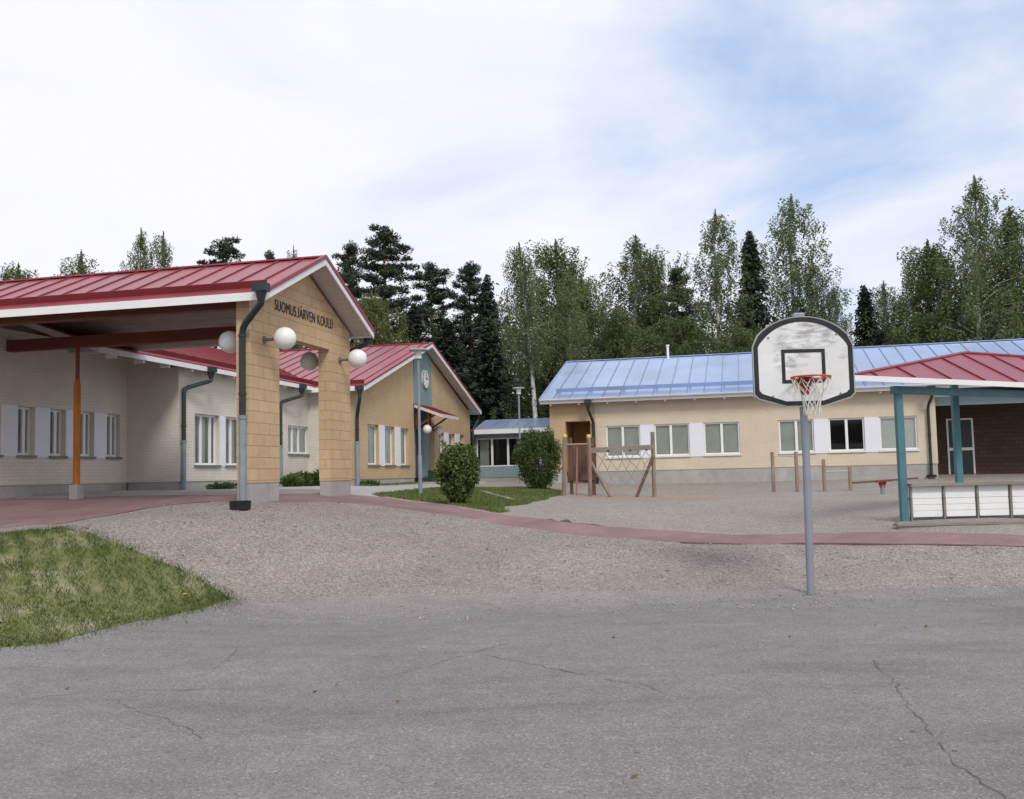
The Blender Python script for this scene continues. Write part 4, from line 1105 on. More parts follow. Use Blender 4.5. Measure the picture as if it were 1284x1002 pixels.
# basketball hoop
p = G(3.67, 12.52)
t = thing('basketball_hoop', 'basketball hoop on grey pole with worn white backboard at edge of the asphalt', 'basketball hoop', p)
mb = MB(); mb.tube([(0, 0, -.05), (0.02, 0, 1.7), (.0, 0, 3.50)], .047, 18); mb.tube([(0, 0, 3.50), (0, 0, 3.52)], .05, 18); mb.build('pole', 'grey_steel', t)
mb = MB(); mb.lathe([(.11, -.03), (.095, .006), (.06, .014), (.049, .016)], (0, 0, 0), 20); mb.build('contact_shade', 'crack_and_shade', t)  # dark disc standing in for the contact shade around the pole base
mb = MB(); mb.box((-.07, -.05, 3.36), (.07, .05, 3.545)); mb.bar((0, -.045, 2.75), (0, -.095, 2.75), .20, .20); mb.bar((0, -.045, 3.2), (0, -.095, 3.2), .20, .12); mb.bar((-.4, -.085, 3.0), (.4, -.085, 3.0), .02, .06); mb.build('bracket', 'grey_steel', t, bevel=.008)


def bb(ins):
    hwid = .637 - ins; pts = [(-.235, 2.345 + ins), (.235, 2.345 + ins), (.58 - ins * .7, 2.445 + ins), (hwid, 2.50 + ins * .8), (hwid, 3.10)]
    pts += [(hwid * .962, 3.165 - ins * .3)]
    for k in range(1, 16):
        a = R(90 + 62) - R(124) * (1 - k / 16) - R(0)
        a = R(28) + R(124) * k / 16
        pts.append((.70 * math.cos(a) * (hwid / .637), 3.49 - ins - .55 * (1 - math.sin(a)) * 1.0))
    pts += [(-hwid * .962, 3.165 - ins * .3), (-hwid, 3.10), (-hwid, 2.50 + ins * .8), (-.58 + ins * .7, 2.445 + ins)]
    return pts


def ring(o_, i_, y0, y1):
    mb = MB(); n = len(o_)
    for k in range(n):
        j = (k + 1) % n
        a, b, c, d = o_[k], o_[j], i_[j], i_[k]
        mb.poly([(a[0], y0, a[1]), (b[0], y0, b[1]), (c[0], y0, c[1]), (d[0], y0, d[1])])
        mb.poly([(a[0], y0, a[1]), (a[0], y1, a[1]), (b[0], y1, b[1]), (b[0], y0, b[1])])
        mb.poly([(d[0], y0, d[1]), (c[0], y0, c[1]), (c[0], y1, c[1]), (d[0], y1, d[1])])
    return mb


mb = MB(); mb.prism([(x, -.13, z) for x, z in bb(.006)], (0, .03, 0)); bd = mb.build('backboard', 'board_white', t)
ring(bb(0), bb(.014), -.134, -.098).build('board_rim', 'board_edge', bd)
ring(bb(.014), bb(.072), -.1325, -.129).build('border_band', 'board_black', bd)
ring([(-.275, 2.64), (.275, 2.64), (.275, 3.07), (-.275, 3.07)], [(-.23, 2.685), (.23, 2.685), (.23, 3.025), (-.23, 3.025)], -.1325, -.129).build('target_square', 'board_black', bd)
mb = MB()
for x, z in ((-.43, 3.22), (.43, 3.25), (-.40, 2.48), (.45, 2.50)): mb.tube([(x, -.13, z), (x, -.137, z)], .014, 8)
mb.build('bolt', 'arm_grey', bd)
RC = Vector((0.0, -.41, 2.69))
mb = MB(); mb.tube([RC + Vector((.235 * math.cos(R(a)), .235 * math.sin(R(a)), 0)) for a in range(0, 361, 10)], .011, 8, cap=False)
mb.tube([(-.07, -.145, 2.69), (-.13, -.22, 2.69)], .009, 8); mb.tube([(.07, -.145, 2.69), (.13, -.22, 2.69)], .009, 8)
for k in range(12):
    a = 2 * math.pi * (k + .5) / 12; c = RC + Vector((.235 * math.cos(a), .235 * math.sin(a), -.018)); mb.tube([c + Vector((0, 0, .01)), c + Vector((-.012 * math.sin(a), .012 * math.cos(a), -.02)), c + Vector((-.03 * math.sin(a), .03 * math.cos(a), 0))], .005, 5)
rm = mb.build('rim', 'rim_orange', t)
mb = MB(); mb.prism([(-.08, -.145, 2.71), (.08, -.145, 2.71), (.05, -.145, 2.50), (-.05, -.145, 2.50)], (0, .012, 0)); mb.prism([(-.075, -.147, 2.70), (-.075, -.24, 2.70), (-.045, -.147, 2.52)], (.01, 0, 0)); mb.prism([(.065, -.147, 2.70), (.065, -.24, 2.70), (.035, -.147, 2.52)], (.01, 0, 0)); mb.prism([(-.08, -.147, 2.705), (.08, -.147, 2.705), (.08, -.24, 2.705), (-.08, -.24, 2.705)], (0, 0, .008)); mb.build('rim_bracket', 'bracket_red', rm)
mb = MB(); rn = random.Random(5)
prof = [(.228, -.02), (.205, -.10), (.155, -.19), (.112, -.28), (.098, -.37), (.105, -.46)]
K = 12
for sgn in (1, -1):
    for k in range(K):
        pts = []
        for i, (r_, z) in enumerate(prof):
            a = 2 * math.pi * (k + .5 + sgn * .5 * i) / K + rn.uniform(-.06, .06)
            pts.append(RC + Vector((r_ * math.cos(a), r_ * math.sin(a), z + rn.uniform(-.008, .008))))
        mb.tube(pts, .0048, 5)
mb.build('net', 'net_rope', rm)

# shelter
p = G(6.45, 16.5)
t = thing('shelter', 'open shelter with red hipped roof on teal posts and white slatted bench panels', 'shelter', p)
off = (p.x, p.y, p.z)


def SP(mb, nm, mt_, par=None, **k): return mb.build(nm, mt_, par or t, off, **k)


ez, rz_ = 3.04, 3.72
e = Vector((.866, .5, 0))
T0 = Vector((5.34, 15.55, ez)); E2 = T0 + e * 7; T3 = T0 + Vector((0, 5, 0)); E3 = T3 + e * 7
R1 = Vector((8.63, 18.80, rz_)); R2 = R1 + e * ((E2.x - R1.x) / e.x)
dn = Vector((0, 0, -.05))
mb = MB(); mb.prism([T0, E2, R2, R1], dn)
nf = (E2 - T0).cross(R1 - T0).normalized()
dsl = Vector((-.5, .866, 0)); gsl = Vector((-.5, .866, 0))
# seams run square to the front eave up to the hip or the ridge
for k in np.arange(.62, 7.0, .92):
    a = T0 + e * k
    up = nf.cross(e).normalized(); up = up if up.z > 0 else -up
    # limit by hip line and ridge
    L = 0
    while L < 4:
        q = a + up * L
        rel = q - T0; along = rel.dot(e); perp = rel.dot(dsl)
        hipd = (R1 - T0).dot(dsl) / (R1 - T0).dot(e)
        if perp > along * hipd - .02 or q.z > rz_ - .01: break
        L += .03
    if L > .1: mb.bar(a + nf * .012, a + up * L + nf * .012, .02, .024, nf, 1)
mb.bar(T0 + Z_ * .01, R1 + Z_ * .01, .08, .03); mb.bar(R1 + Z_ * .01, R2 + Z_ * .01, .08, .03)
SP(mb, 'roof', ('red_metal', 'red_seam'))
mb = MB()
for a, b in ((T0, E2), (R1, T0), (R2, R1)):
    d = (b - a).normalized(); o_ = d.cross(Z_)
    mb.bar(a - Z_ * .045 + o_ * .012, b - Z_ * .045 + o_ * .012, .022, .09)
SP(mb, 'fascia', 'white_paint')
mb = MB(); mb.prism([v + Vector((0, 0, -.055)) for v in (T0 + Vector((.05, .06, 0)), E2, R2, R1)], (0, 0, -.02)); SP(mb, 'ceiling', 'soffit')
P1, P2 = G(6.45, 16.52), G(8.33, 18.62)
posts = [(P1, 2.90), (P2, 3.58), (G(10.7, 18.95), 2.95), (G(11.1, 20.1), 3.6)]
for q, pt in posts:
    mb = MB(); mb.prism([(q.x - .06, q.y - .06, q.z - .05), (q.x + .06, q.y - .06, q.z - .05), (q.x + .06, q.y + .06, q.z - .05), (q.x - .06, q.y + .06, q.z - .05)], (0, 0, pt - q.z + .05)); SP(mb, 'post', 'teal_post', bevel=.012)
mb = MB(); mb.bar(P1 + Vector((-.12, -.07, 0)) * 1 + Vector((0, 0, 2.86 - P1.z)), P1 + e * 4.9 + Vector((0, 0, 2.86 - P1.z)), .10, .13); SP(mb, 'beam', 'teal_post', bevel=.01)
# slatted bench panels
for k, (xa, xb) in enumerate(((6.56, 7.07), (7.11, 7.62), (7.66, 8.17), (8.21, 8.72))):
    mb = MB(); z = .745
    for i in range(5):
        mb.box((xa + .012, 16.46, z), (xb - .012, 16.485, z + .098)); z += .102
    SP(mb, 'bench_panel', 'white_paint', bevel=.006)
mb = MB()
for x in (6.545, 7.09, 7.64, 8.19, 8.74): mb.box((x - .010, 16.44, .66), (x + .010, 16.50, 1.25))
mb.box((6.53, 16.36, 1.252), (8.78, 16.58, 1.297)); SP(mb, 'bench_rail', 'plank_grey')
mb = MB(); mb.box((6.6, 16.53, 1.02), (8.95, 16.93, 1.06)); SP(mb, 'bench_seat', 'plank_grey')
mb = MB(); mb.box((6.02, 15.72, .645), (11.3, 15.90, .685))
for k in range(14): mb.box((6.12 + k * .085, 15.905 + k * .2, .64), (11.3, 16.095 + k * .2, .682))
mb.box((6.04, 15.74, .45), (11.3, 15.78, .643))
SP(mb, 'deck', 'plank_grey')
mb = MB(); mb.prism([(6.2, 15.80, .25), (11.2, 15.80, .25), (11.2, 18.6, .25), (7.35, 18.6, .25)], (0, 0, .385)); SP(mb, 'deck_base', 'concrete')

# climbing frame
p = G(2.2, 24.4)
t = thing('climbing_frame', 'wooden climbing frame with yellow topped posts and rope net strung under a beam', 'climbing frame', p)
off = tuple(p)


def log(nm, a, b, r, mt_, par=None):
    mb = MB(); mb.tube([a, b], r, 12); return mb.build(nm, mt_, par or t, off, bevel=0)


FP = [(1.27, 24.3, 2.49, 'log_wood'), (1.86, 24.3, 2.47, 'log_wood'), (1.46, 25.2, 2.50, 'log_dark'), (2.02, 25.2, 2.50, 'log_dark'), (3.48, 24.7, 2.58, 'log_wood')]
for i, (x, y, zt_, mt_) in enumerate(FP):
    q = log('post', (x - .06 * (i == 0), y, gz(x, y) - .1), (x, y, zt_), .052 if i != 2 else .045, mt_)
    if i < 2:
        mb = MB(); mb.lathe([(.058, -.01), (.058, .04), (.045, .065), (.001, .07)], (x, y, zt_), 12); mb.build('cap', 'yellow_cap', q, off)
mb = MB(); mb.bar((1.42, 25.12, 1.88), (2.06, 25.12, 1.88), .03, .93)
for k in range(8): mb.box((1.43 + k * .078, 25.09, 1.42), (1.50 + k * .078, 25.105, 2.34))
mb.build('plank_wall', 'log_dark', t, off)
mb = MB(); mb.tube([(1.27, 24.3, 2.30), (1.86, 24.3, 2.30)], .025, 8); mb.tube([(1.27, 24.3, 2.30), (1.46, 25.2, 2.30)], .025, 8); mb.tube([(1.86, 24.3, 2.30), (2.02, 25.2, 2.30)], .025, 8); mb.build('hand_rail', 'pink_pole', t, off)
mb = MB(); mb.tube([(1.57, 24.35, 2.30), (1.52, 24.32, gz(1.52, 24.3) - .05)], .02, 8); mb.build('slide_pole', 'pink_pole', t, off)
mb = MB(); mb.bar((1.88, 24.62, 2.15), (3.48, 24.68, 2.20), .09, .13); mb.build('beam', 'plank_grey', t, off)
mb = MB()
for x in (2.35, 2.9, 3.3): mb.tube([(x, 24.60, 2.13), (x, 24.56, 2.13)], .025, 8)
mb.build('bolt', 'board_black', t, off)
log('brace', (1.9, 24.35, 1.86), (2.36, 24.1, gz(2.36, 24.1) - .05), .04, 'log_wood')
log('brace', (3.46, 24.65, 1.95), (2.98, 24.45, gz(2.98, 24.45) - .05), .04, 'log_dark')
mb = MB(); rn = random.Random(9)
X0, X1, ZT, ZB_ = 2.05, 3.38, 2.10, 1.28
nx, nz = 5, 4
gp = {}
for i in range(nx + 1):
    for j in range(nz + 1):
        gp[i, j] = Vector((X0 + (X1 - X0) * (i + .5 * (j % 2)) / (nx + .5) + rn.uniform(-.04, .04), 24.64 + rn.uniform(-.05, .03) - .05 * j, ZT - (ZT - ZB_) * j / nz - .05 * math.sin(i) * (j > 0) + rn.uniform(-.03, .03)))
for i in range(nx + 1):
    for j in range(nz):
        for di in ((0, 1) if j % 2 else (-1, 0)):
            if (i + di, j + 1) in gp: mb.tube([gp[i, j], gp[i + di, j + 1]], .009, 5)
mb.build('net', 'rope_dark', t, off)

# exercise bars
p = G(9.0, 30.3)
t = thing('exercise_bars', 'row of four wooden posts of falling height joined by thin metal bars', 'exercise bars', p)
off = tuple(p); XP = [(7.90, 1.22), (8.62, 1.22), (9.45, .98), (10.24, .77)]
for x, h in XP:
    z = gz(x, 30.3); mb = MB(); mb.tube([(x, 30.3, z - .1), (x, 30.3, z + h - .02), (x, 30.3, z + h)], [.055, .055, .045], 12); mb.build('post', 'log_wood', t, off)
for (xa, ha), (xb, hb), hh in ((XP[0], XP[1], 1.08), (XP[1], XP[2], .80), (XP[2], XP[3], .60)):
    z = gz(xa, 30.3); mb = MB(); mb.tube([(xa, 30.3, z + hh), (xb, 30.3, z + hh)], .018, 8); mb.build('bar', 'arm_grey', t, off)

# seesaw
p = G(9.95, 26.9)
t = thing('seesaw', 'low seesaw with grey plank and dark red pivot between the bars and the shelter', 'seesaw', p)
mb = MB(); mb.bar((-.78, 0, .33), (.95, 0, .42), .20, .045); mb.build('plank', 'log_dark', t, bevel=.008)
mb = MB(); mb.bar((-.22, -.1, .345), (.22, -.1, .375), .03, .05); mb.prism([(-.10, -.05, .33), (.10, -.05, .34), (.045, -.05, .18), (-.045, -.05, .18)], (0, .10, 0)); mb.build('pivot', 'bracket_red', t)
mb = MB(); mb.tube([(0, 0, -.05), (0, 0, .24)], .055, 12); mb.build('stand', 'pipe_grey', t)

# lamps
def lamp(name, label, x, y, h):
    t = thing(name, label, 'street lamp', G(x, y), group='lamp posts around the school yard')
    mb = MB(); mb.tube([(0, 0, -.1), (0, 0, .9), (0, 0, .95), (0, 0, h - .22)], [.05, .05, .035, .032], 14); mb.build('pole', 'pipe_grey', t)
    mb = MB(); mb.lathe([(.001, h - .22), (.08, h - .22), (.085, h - .05), (.12, h - .02)], (0, 0, 0), 24); mb.build('lamp_body', 'white_paint', t)
    mb = MB(); mb.lathe([(.001, h - .03), (.23, h - .03), (.235, h - .01), (.20, h + .015), (.001, h + .035)], (0, 0, 0), 28); mb.build('lamp_shade', 'board_edge', t)
    return t


lamp('lamp_post', 'grey lamp post on the lawn in front of the clock gable', -2.26, 24.0, 3.5)
lamp('lamp_post', 'slim lamp post standing behind the rounded bush by the glazed link', 0.25, 36.1, 3.5)
lamp('lamp_post', 'far lamp post with its white head before the dark trees behind the clock roof', -2.3, 53.0, 4.75)
# ------------------------------------------------------------------ vegetation
RNG = np.random.default_rng(11)


def unit(n):
    v = RNG.normal(size=(n, 3)); return v / np.linalg.norm(v, axis=1)[:, None]


def leaf_mesh(name, c, ln, wd, mat, axis=None, jit=0.6):
    """many small leaf-shaped faces; axis = preferred direction of each leaf"""
    n = len(c)
    u = unit(n) if axis is None else axis + jit * unit(n)
    u /= np.linalg.norm(u, axis=1)[:, None]
    w_ = np.cross(u, unit(n)); w_ /= np.linalg.norm(w_, axis=1)[:, None]
    ln = np.broadcast_to(ln, (n,))[:, None]; wd = np.broadcast_to(wd, (n,))[:, None]
    v = np.stack([c - u * ln * .5, c + w_ * wd * .5 - u * ln * .08, c + u * ln * .5, c - w_ * wd * .5 - u * ln * .08], 1).reshape(-1, 3)
    me = bpy.data.meshes.new(name)
    me.vertices.add(n * 4); me.vertices.foreach_set('co', v.ravel())
    me.loops.add(n * 4); me.loops.foreach_set('vertex_index', np.arange(n * 4, dtype=np.int32))
    me.polygons.add(n); me.polygons.foreach_set('loop_start', np.arange(0, n * 4, 4, dtype=np.int32))
    me.update(calc_edges=True)
    me.materials.append(MATS[mat])
    return me


def blob(c, r, n):
    """points through an ellipsoid, denser towards its skin"""
    d = unit(n) * (RNG.random(n)[:, None] ** .45)
    return np.array(c) + d * np.array(r)


def trunk_mesh(name, H, r0, limbs, mat, lean=0.0, top=0.98):
    mb = MB(); pts = []; rs = []
    for i in range(9):
        f = i / 8
        pts.append((lean * f * H + .06 * math.sin(f * 7 + H) * (i > 0), .05 * math.cos(f * 6 + H) * (i > 0), H * top * f)); rs.append(r0 * (1 - f) ** .8 + .015 + r0 * .3 * (i == 0))
    mb.tube(pts, rs, 8)
    for a, b, r_ in limbs:
        a, b = Vector(a), Vector(b); mid = (a + b) / 2 + Vector((0, 0, .12 * (b - a).length)); mb.tube([a, mid, b], [r_, r_ * .7, r_ * .3], 5)
    o = mb.build(name, mat); me = o.data; bpy.data.objects.remove(o)
    return me


def make_birch(seed, H=14.0, Wd=3.4, mat='leaf_birch', bark='birch_bark', nb=84, name='birch', pe=.55, low=.16):
    rn = random.Random(seed); C = []; limbs = []; lean = rn.uniform(-.03, .03)
    for k in range(nb):
        f = low + (.99 - low) * (k + rn.random()) / nb
        prof = min(1.0, (1.035 - f) ** pe * 1.45) * (.6 + .4 * min(1, f / .35))
        L = Wd * .52 * max(.07, prof) * rn.choice((.5, .75, .95, 1.1, 1.25)) * rn.uniform(.85, 1.1)
        az = k * 2.399 + rn.uniform(-.5, .5); z0 = f * H; up = rn.uniform(.35, .9) * (1.1 - .2 * f)
        a = Vector((lean * z0, 0, z0 - L * up * .7)); b = a + Vector((math.cos(az) * L, math.sin(az) * L, L * up))
        limbs.append((a, b, .032 * (1.2 - f)))
        for q in range(int(5 + 9 * L)):
            s = rn.uniform(.15, 1.05); p = a + (b - a) * s + Vector((rn.gauss(0, .13), rn.gauss(0, .13), .05))
            n = rn.randint(9, 24); dz = 0; sx, sy = rn.gauss(0, .12), rn.gauss(0, .12)
            for j in range(n):
                C.append((p.x + rn.gauss(0, .055) + dz * sx, p.y + rn.gauss(0, .055) + dz * sy, p.z - dz)); dz += rn.uniform(.028, .068)
    for j in range(200):
        f = rn.uniform(.93, 1.01); C.append((lean * f * H + rn.gauss(0, .3 * (1.02 - f) * 3), rn.gauss(0, .3 * (1.02 - f) * 3), f * H - rn.random() * .3))
    C = np.array(C); n = len(C)
    ax = np.tile([0, 0, -1.0], (n, 1))
    return trunk_mesh(name + '_trunk', H, .12, limbs, bark, lean), leaf_mesh(name + '_crown', C, RNG.uniform(.08, .15, n), RNG.uniform(.042, .078, n), mat, ax, 1.0), H, Wd


def make_pine(seed, H=14.0, Wd=4.0, low=.26):
    rn = random.Random(seed); C, A = [], []; limbs = []
    nb = 64
    for k in range(nb):
        f = low + (.985 - low) * (k + rn.random()) / nb
        g = (f - low) / (1 - low)
        L = Wd * .56 * min(1, (1.04 - g) ** .55) * (.6 + .4 * min(1, g / .3)) * rn.choice((.45, .7, .9, 1.0, 1.2)) * rn.uniform(.85, 1.1)
        az = k * 2.399 + rn.uniform(-.4, .4); z0 = f * H
        a = Vector((0, 0, z0)); b = a + Vector((math.cos(az) * L, math.sin(az) * L, L * rn.uniform(.0, .4)))
        limbs.append((a, b, .045 * (1.3 - f)))
        for s in ((.3, .55, .8, 1.0) if L > .8 else (.5, 1.0)):
            c = a + (b - a) * s + Vector((rn.gauss(0, .14), rn.gauss(0, .14), .08)); r_ = rn.uniform(.26, .52)
            q = blob(c, (r_, r_, r_ * .6), 95); C.append(q); A.append((q - np.array(c)) * [1, 1, .8] + [0, 0, .2])
    q = blob((0, 0, H - .35), (.4, .4, .6), 200); C.append(q); A.append(q - np.array((0, 0, H - .6)))
    C = np.concatenate(C); A = np.concatenate(A); A /= np.linalg.norm(A, axis=1)[:, None] + 1e-6; n = len(C)
    return trunk_mesh('pine_trunk', H, .17, limbs, 'pine_bark', 0, .97), leaf_mesh('pine_crown', C, RNG.uniform(.15, .27, n), RNG.uniform(.05, .085, n), 'leaf_pine', A, .8), H, Wd


def make_spruce(seed, H=13.0, Wd=3.2):
    rn = random.Random(seed); C, A = [], []; limbs = []
    z = H * .05; k = 0
    while z < H - .15:
        f = z / H; Lm = Wd * .62 * (1 - f) ** .92 + .08
        for j in range(6):
            az = k * 1.1 + j * 2 * math.pi / 6 + rn.uniform(-.4, .4); L = Lm * rn.uniform(.38, 1.3); zb = z + rn.uniform(-.15, .15)
            d = np.array((math.cos(az), math.sin(az), 0)); n = int(9 + 24 * L)
            s = RNG.random(n) ** .75
            p = np.array((0, 0, zb)) + d * (s * L)[:, None]; p[:, 2] += -.45 * L * s + .25 * L * s * s
            side = np.cross(d, (0, 0, 1)); p += side * (RNG.normal(size=n) * .19 * (1 - .45 * s))[:, None]; p[:, 2] -= RNG.random(n) ** 1.5 * .34
            C.append(p); A.append(np.tile(d * .7 + np.array((0, 0, -.6)), (n, 1)))
        z += .15 + .12 * (1 - f); k += 1
    q = np.zeros((80, 3)); q[:, 2] = H - RNG.random(80) * .8; q[:, :2] = RNG.normal(size=(80, 2)) * .05; C.append(q); A.append(np.tile([0, 0, 1.0], (80, 1)))
    C = np.concatenate(C); A = np.concatenate(A); n = len(C)
    return trunk_mesh('spruce_trunk', H, .15, limbs, 'bark', 0, 1.0), leaf_mesh('spruce_crown', C, RNG.uniform(.18, .33, n), RNG.uniform(.07, .13, n), 'leaf_spruce', A, .7), H, Wd


PROTO = {'birch': [make_birch(s) for s in (1, 2, 3)], 'broadleaf': [make_birch(s, 12.0, 3.8, 'leaf_broad', 'bark', 135, 'broadleaf', .50, .07) for s in (4, 5, 6, 7)], 'pale': [make_birch(8, 12.0, 3.8, 'leaf_yellowish', 'bark', 130, 'pale_broadleaf', .45, .05)],
         'stem': [make_birch(31, 12.0, 2.6, nb=52, name='birch', low=.50, pe=.5), make_birch(32, 12.0, 2.6, nb=46, name='birch', low=.55, pe=.5)], 'pine': [make_pine(s) for s in (9, 10, 11)], 'spruce': [make_spruce(s) for s in (12, 13)]}
KIND = {'birch': 'birch_tree', 'stem': 'birch_tree', 'broadleaf': 'broadleaf_tree', 'pale': 'broadleaf_tree', 'pine': 'pine_tree', 'spruce': 'spruce_tree'}
TREES = [
 ('birch', -21.5, 50, 12.1, 3.2, 'rounded birch top showing over the far left end of the canopy roof'),
 ('birch', -20.5, 54, 14.4, 2.4, 'airy birch, left one of a close pair above the canopy roof'),
 ('birch', -19.6, 56, 14.6, 2.6, 'fuller birch, right one of a close pair above the canopy roof'),
 ('pine', -16.8, 58, 14.6, 3.9, 'broad dark pine crown standing alone above the middle of the canopy roof'),
 ('pine', -14.6, 60, 14.2, 2.4, 'small pine tip just left of the canopy ridge end'),
 ('birch', -13.7, 62, 15.0, 1.7, 'thin birch tip close to the peak of the canopy gable'),
 ('pine', -9.0, 56, 13.7, 3.1, 'dense dark pine right beside the canopy gable, left of the tallest pine'),
 ('pine', -6.8, 54, 14.0, 4.4, 'tallest pine with layered spreading boughs between canopy and clock gable'),
 ('pale', -6.3, 46, 9.0, 2.7, 'yellowish green tree in front of the dark pines left of the clock roof'),
 ('pine', -4.5, 57, 12.6, 3.4, 'rounded pine top above the ridge of the clock building'),
 ('pine', -2.4, 60, 13.3, 3.2, 'bare stemmed pine with tufted crown right of the clock gable'),
 ('spruce', -1.3, 56, 11.7, 3.0, 'pointed dark spruce between the tufted pine and the first birches'),
 ('stem', 1.35, 48.5, 11.6, 2.2, 'slender leaning birch with bright white trunk above the glazed link'),
 ('stem', 2.75, 49.5, 10.4, 2.0, 'thin birch with pale stem close to the left corner of the blue roof'),
 ('broadleaf', 2.5, 57, 13.8, 4.4, 'big full green tree behind the left end of the blue roof'),
 ('pale', 4.0, 55, 11.4, 3.4, 'lighter green lower tree in the dip between two big crowns'),
 ('birch', 6.9, 58, 14.2, 4.8, 'wide dense birch rising above the middle of the blue roof'),
 ('broadleaf', 8.8, 60, 13.7, 3.4, 'narrower green crown touching the right side of the wide dense birch'),
 ('pine', 10.4, 61, 12.8, 3.4, 'small dark pine between the wide dense birch and the drooping birch'),
 ('birch', 11.8, 57, 15.3, 3.9, 'tall drooping birch left of the dark spruce above the blue roof'),
 ('spruce', 14.3, 58, 14.3, 3.4, 'dark narrow spruce standing between two tall birches above the blue roof'),
 ('birch', 16.7, 59, 16.6, 4.2, 'tallest slim birch rising behind the basketball backboard'),
 ('birch', 18.0, 57, 12.3, 3.2, 'lower birch leaning on the right flank of the tallest slim birch'),
 ('birch', 20.0, 60, 11.3, 2.2, 'short birch at the end of the tree line beside the open gap of sky'),
 ('spruce', 21.7, 60, 11.3, 3.0, 'dark spruce alone right of the open gap of sky'),
 ('birch', 23.6, 61, 11.7, 3.0, 'sparse grey green birch just right of the lone spruce'),
 ('broadleaf', 23.4, 55, 12.9, 4.6, 'large grey green tree above the red shelter roof'),
 ('birch', 24.6, 52, 15.6, 3.9, 'tallest tree at the right side, a leafy birch over the shelter'),
 ('broadleaf', 27.6, 54, 14.4, 4.6, 'bulky green tree at the far right behind the shelter'),
 ('broadleaf', -26.2, 52, 12.0, 3.8, 'green treetop at the far left edge over the canopy roof'),
 ('spruce', -1.2, 53, 8.8, 3.0, 'low dark spruce rising behind the glazed link'),
 ('spruce', -3.4, 53, 8.8, 3.4, 'low dark spruce behind the clock gable slope'),
 ('broadleaf', 9.3, 52, 8.4, 3.6, 'bushy tree in front of the small dark pine behind the blue roof'),
 ('broadleaf', 15.6, 53, 7.6, 3.4, 'bushy tree filling in below the tallest slim birch'),
 ('broadleaf', 5.6, 51, 8.8, 3.6, 'bushy dark green tree below the wide dense birch'),
 ('spruce', -5.0, 51, 9.3, 3.2, 'low dark spruce left of the clock ridge end'),
 ('broadleaf', 12.0, 52, 7.8, 3.2, 'bushy tree filling in below the drooping birch'),
 ('broadleaf', 22.3, 53, 8.6, 3.8, 'bushy tree behind the right part of the blue roof'),
 ('spruce', 20.6, 55, 7.9, 2.6, 'low spruce peeping over the blue roof at the gap of sky'),
 ('broadleaf', 2.2, 51, 8.0, 3.6, 'bushy tree behind the left corner of the blue roof'),
 ('pine', -9.6, 51, 9.4, 3.6, 'lower dark pine tucked close behind the canopy gable'),
 ('birch', 26.0, 58, 13.0, 4.2, 'hazy birch behind the shelter roof between two larger trees'),
]
cnt = {}
for i, (k, x, y, H, Wd, lab) in enumerate(TREES):
    tm, cm, H0, W0 = PROTO[k][cnt.get(k, 0) % len(PROTO[k])]; cnt[k] = cnt.get(k, 0) + 1
    z = gz(x, y)
    Wd *= {'birch': 1.3, 'stem': 1.25, 'broadleaf': 1.4, 'pale': 1.3, 'pine': 1.15, 'spruce': 1.45}[k]
    t = thing(KIND[k], lab, KIND[k].replace('_tree', ' tree'), (x, y, z - .1), 0, 'trees behind the school')
    a = random.Random(i * 7 + 1).uniform(0, 6.28)
    if lab.startswith('slender leaning'): t.rotation_euler = (0, R(-3.5), 0)
    for nm, me in (('trunk', tm), ('crown', cm)):
        o = bpy.data.objects.new(nm, me); COL.objects.link(o); o.parent = t
        o.scale = (Wd / W0, Wd / W0, (H + .1) / H0); o.rotation_euler = (0, 0, a)
        if nm == 'trunk' and 'bright white trunk' in lab: o['label'] = 'bright white leaning birch trunk'

# the wood behind: one dark mass of mixed undergrowth and spruces
Cs = []; rnw = random.Random(21)
for k in range(190):
    x = -48 + 92 * (k + rnw.random()) / 190; y = rnw.uniform(62, 76); H = (rnw.uniform(8.8, 12.2) if -3 < x < 17.5 else rnw.uniform(7.5, 11.0)) if x < 17.5 or x > 26 else rnw.uniform(5, 6.5)
    if rnw.random() < .45:
        n = 1300; f = RNG.random(n) ** .8; r_ = 1.9 * (1 - f) ** .8 + .1; a = RNG.random(n) * 6.28; rr = r_ * np.sqrt(RNG.random(n))
        q = np.stack([x + rr * np.cos(a), y + rr * np.sin(a), 1.2 + f * H], 1)
    else:
        q = np.concatenate([blob((x + rnw.gauss(0, .8), y + rnw.gauss(0, .8), 1.4 + H * (j + .5) / 6), (1.2, 1.2, H / 8), 230) for j in range(6)])
    Cs.append(q)
for k in range(110):   # undergrowth at the wood's edge
    x = -40 + 76 * (k + rnw.random()) / 110; y = rnw.uniform(55, 63); Cs.append(blob((x, y, 2.2), (1.6, 1.2, rnw.uniform(1.2, 2.8)), 620))
Cs = np.concatenate(Cs); n = len(Cs)
me = leaf_mesh('far_wood', Cs, RNG.uniform(.16, .32, n), RNG.uniform(.09, .17, n), 'leaf_pine')
o = bpy.data.objects.new('far_wood', me); COL.objects.link(o)
tag(o, 'dark mixed wood massed behind the school buildings', 'wood', kind='stuff')


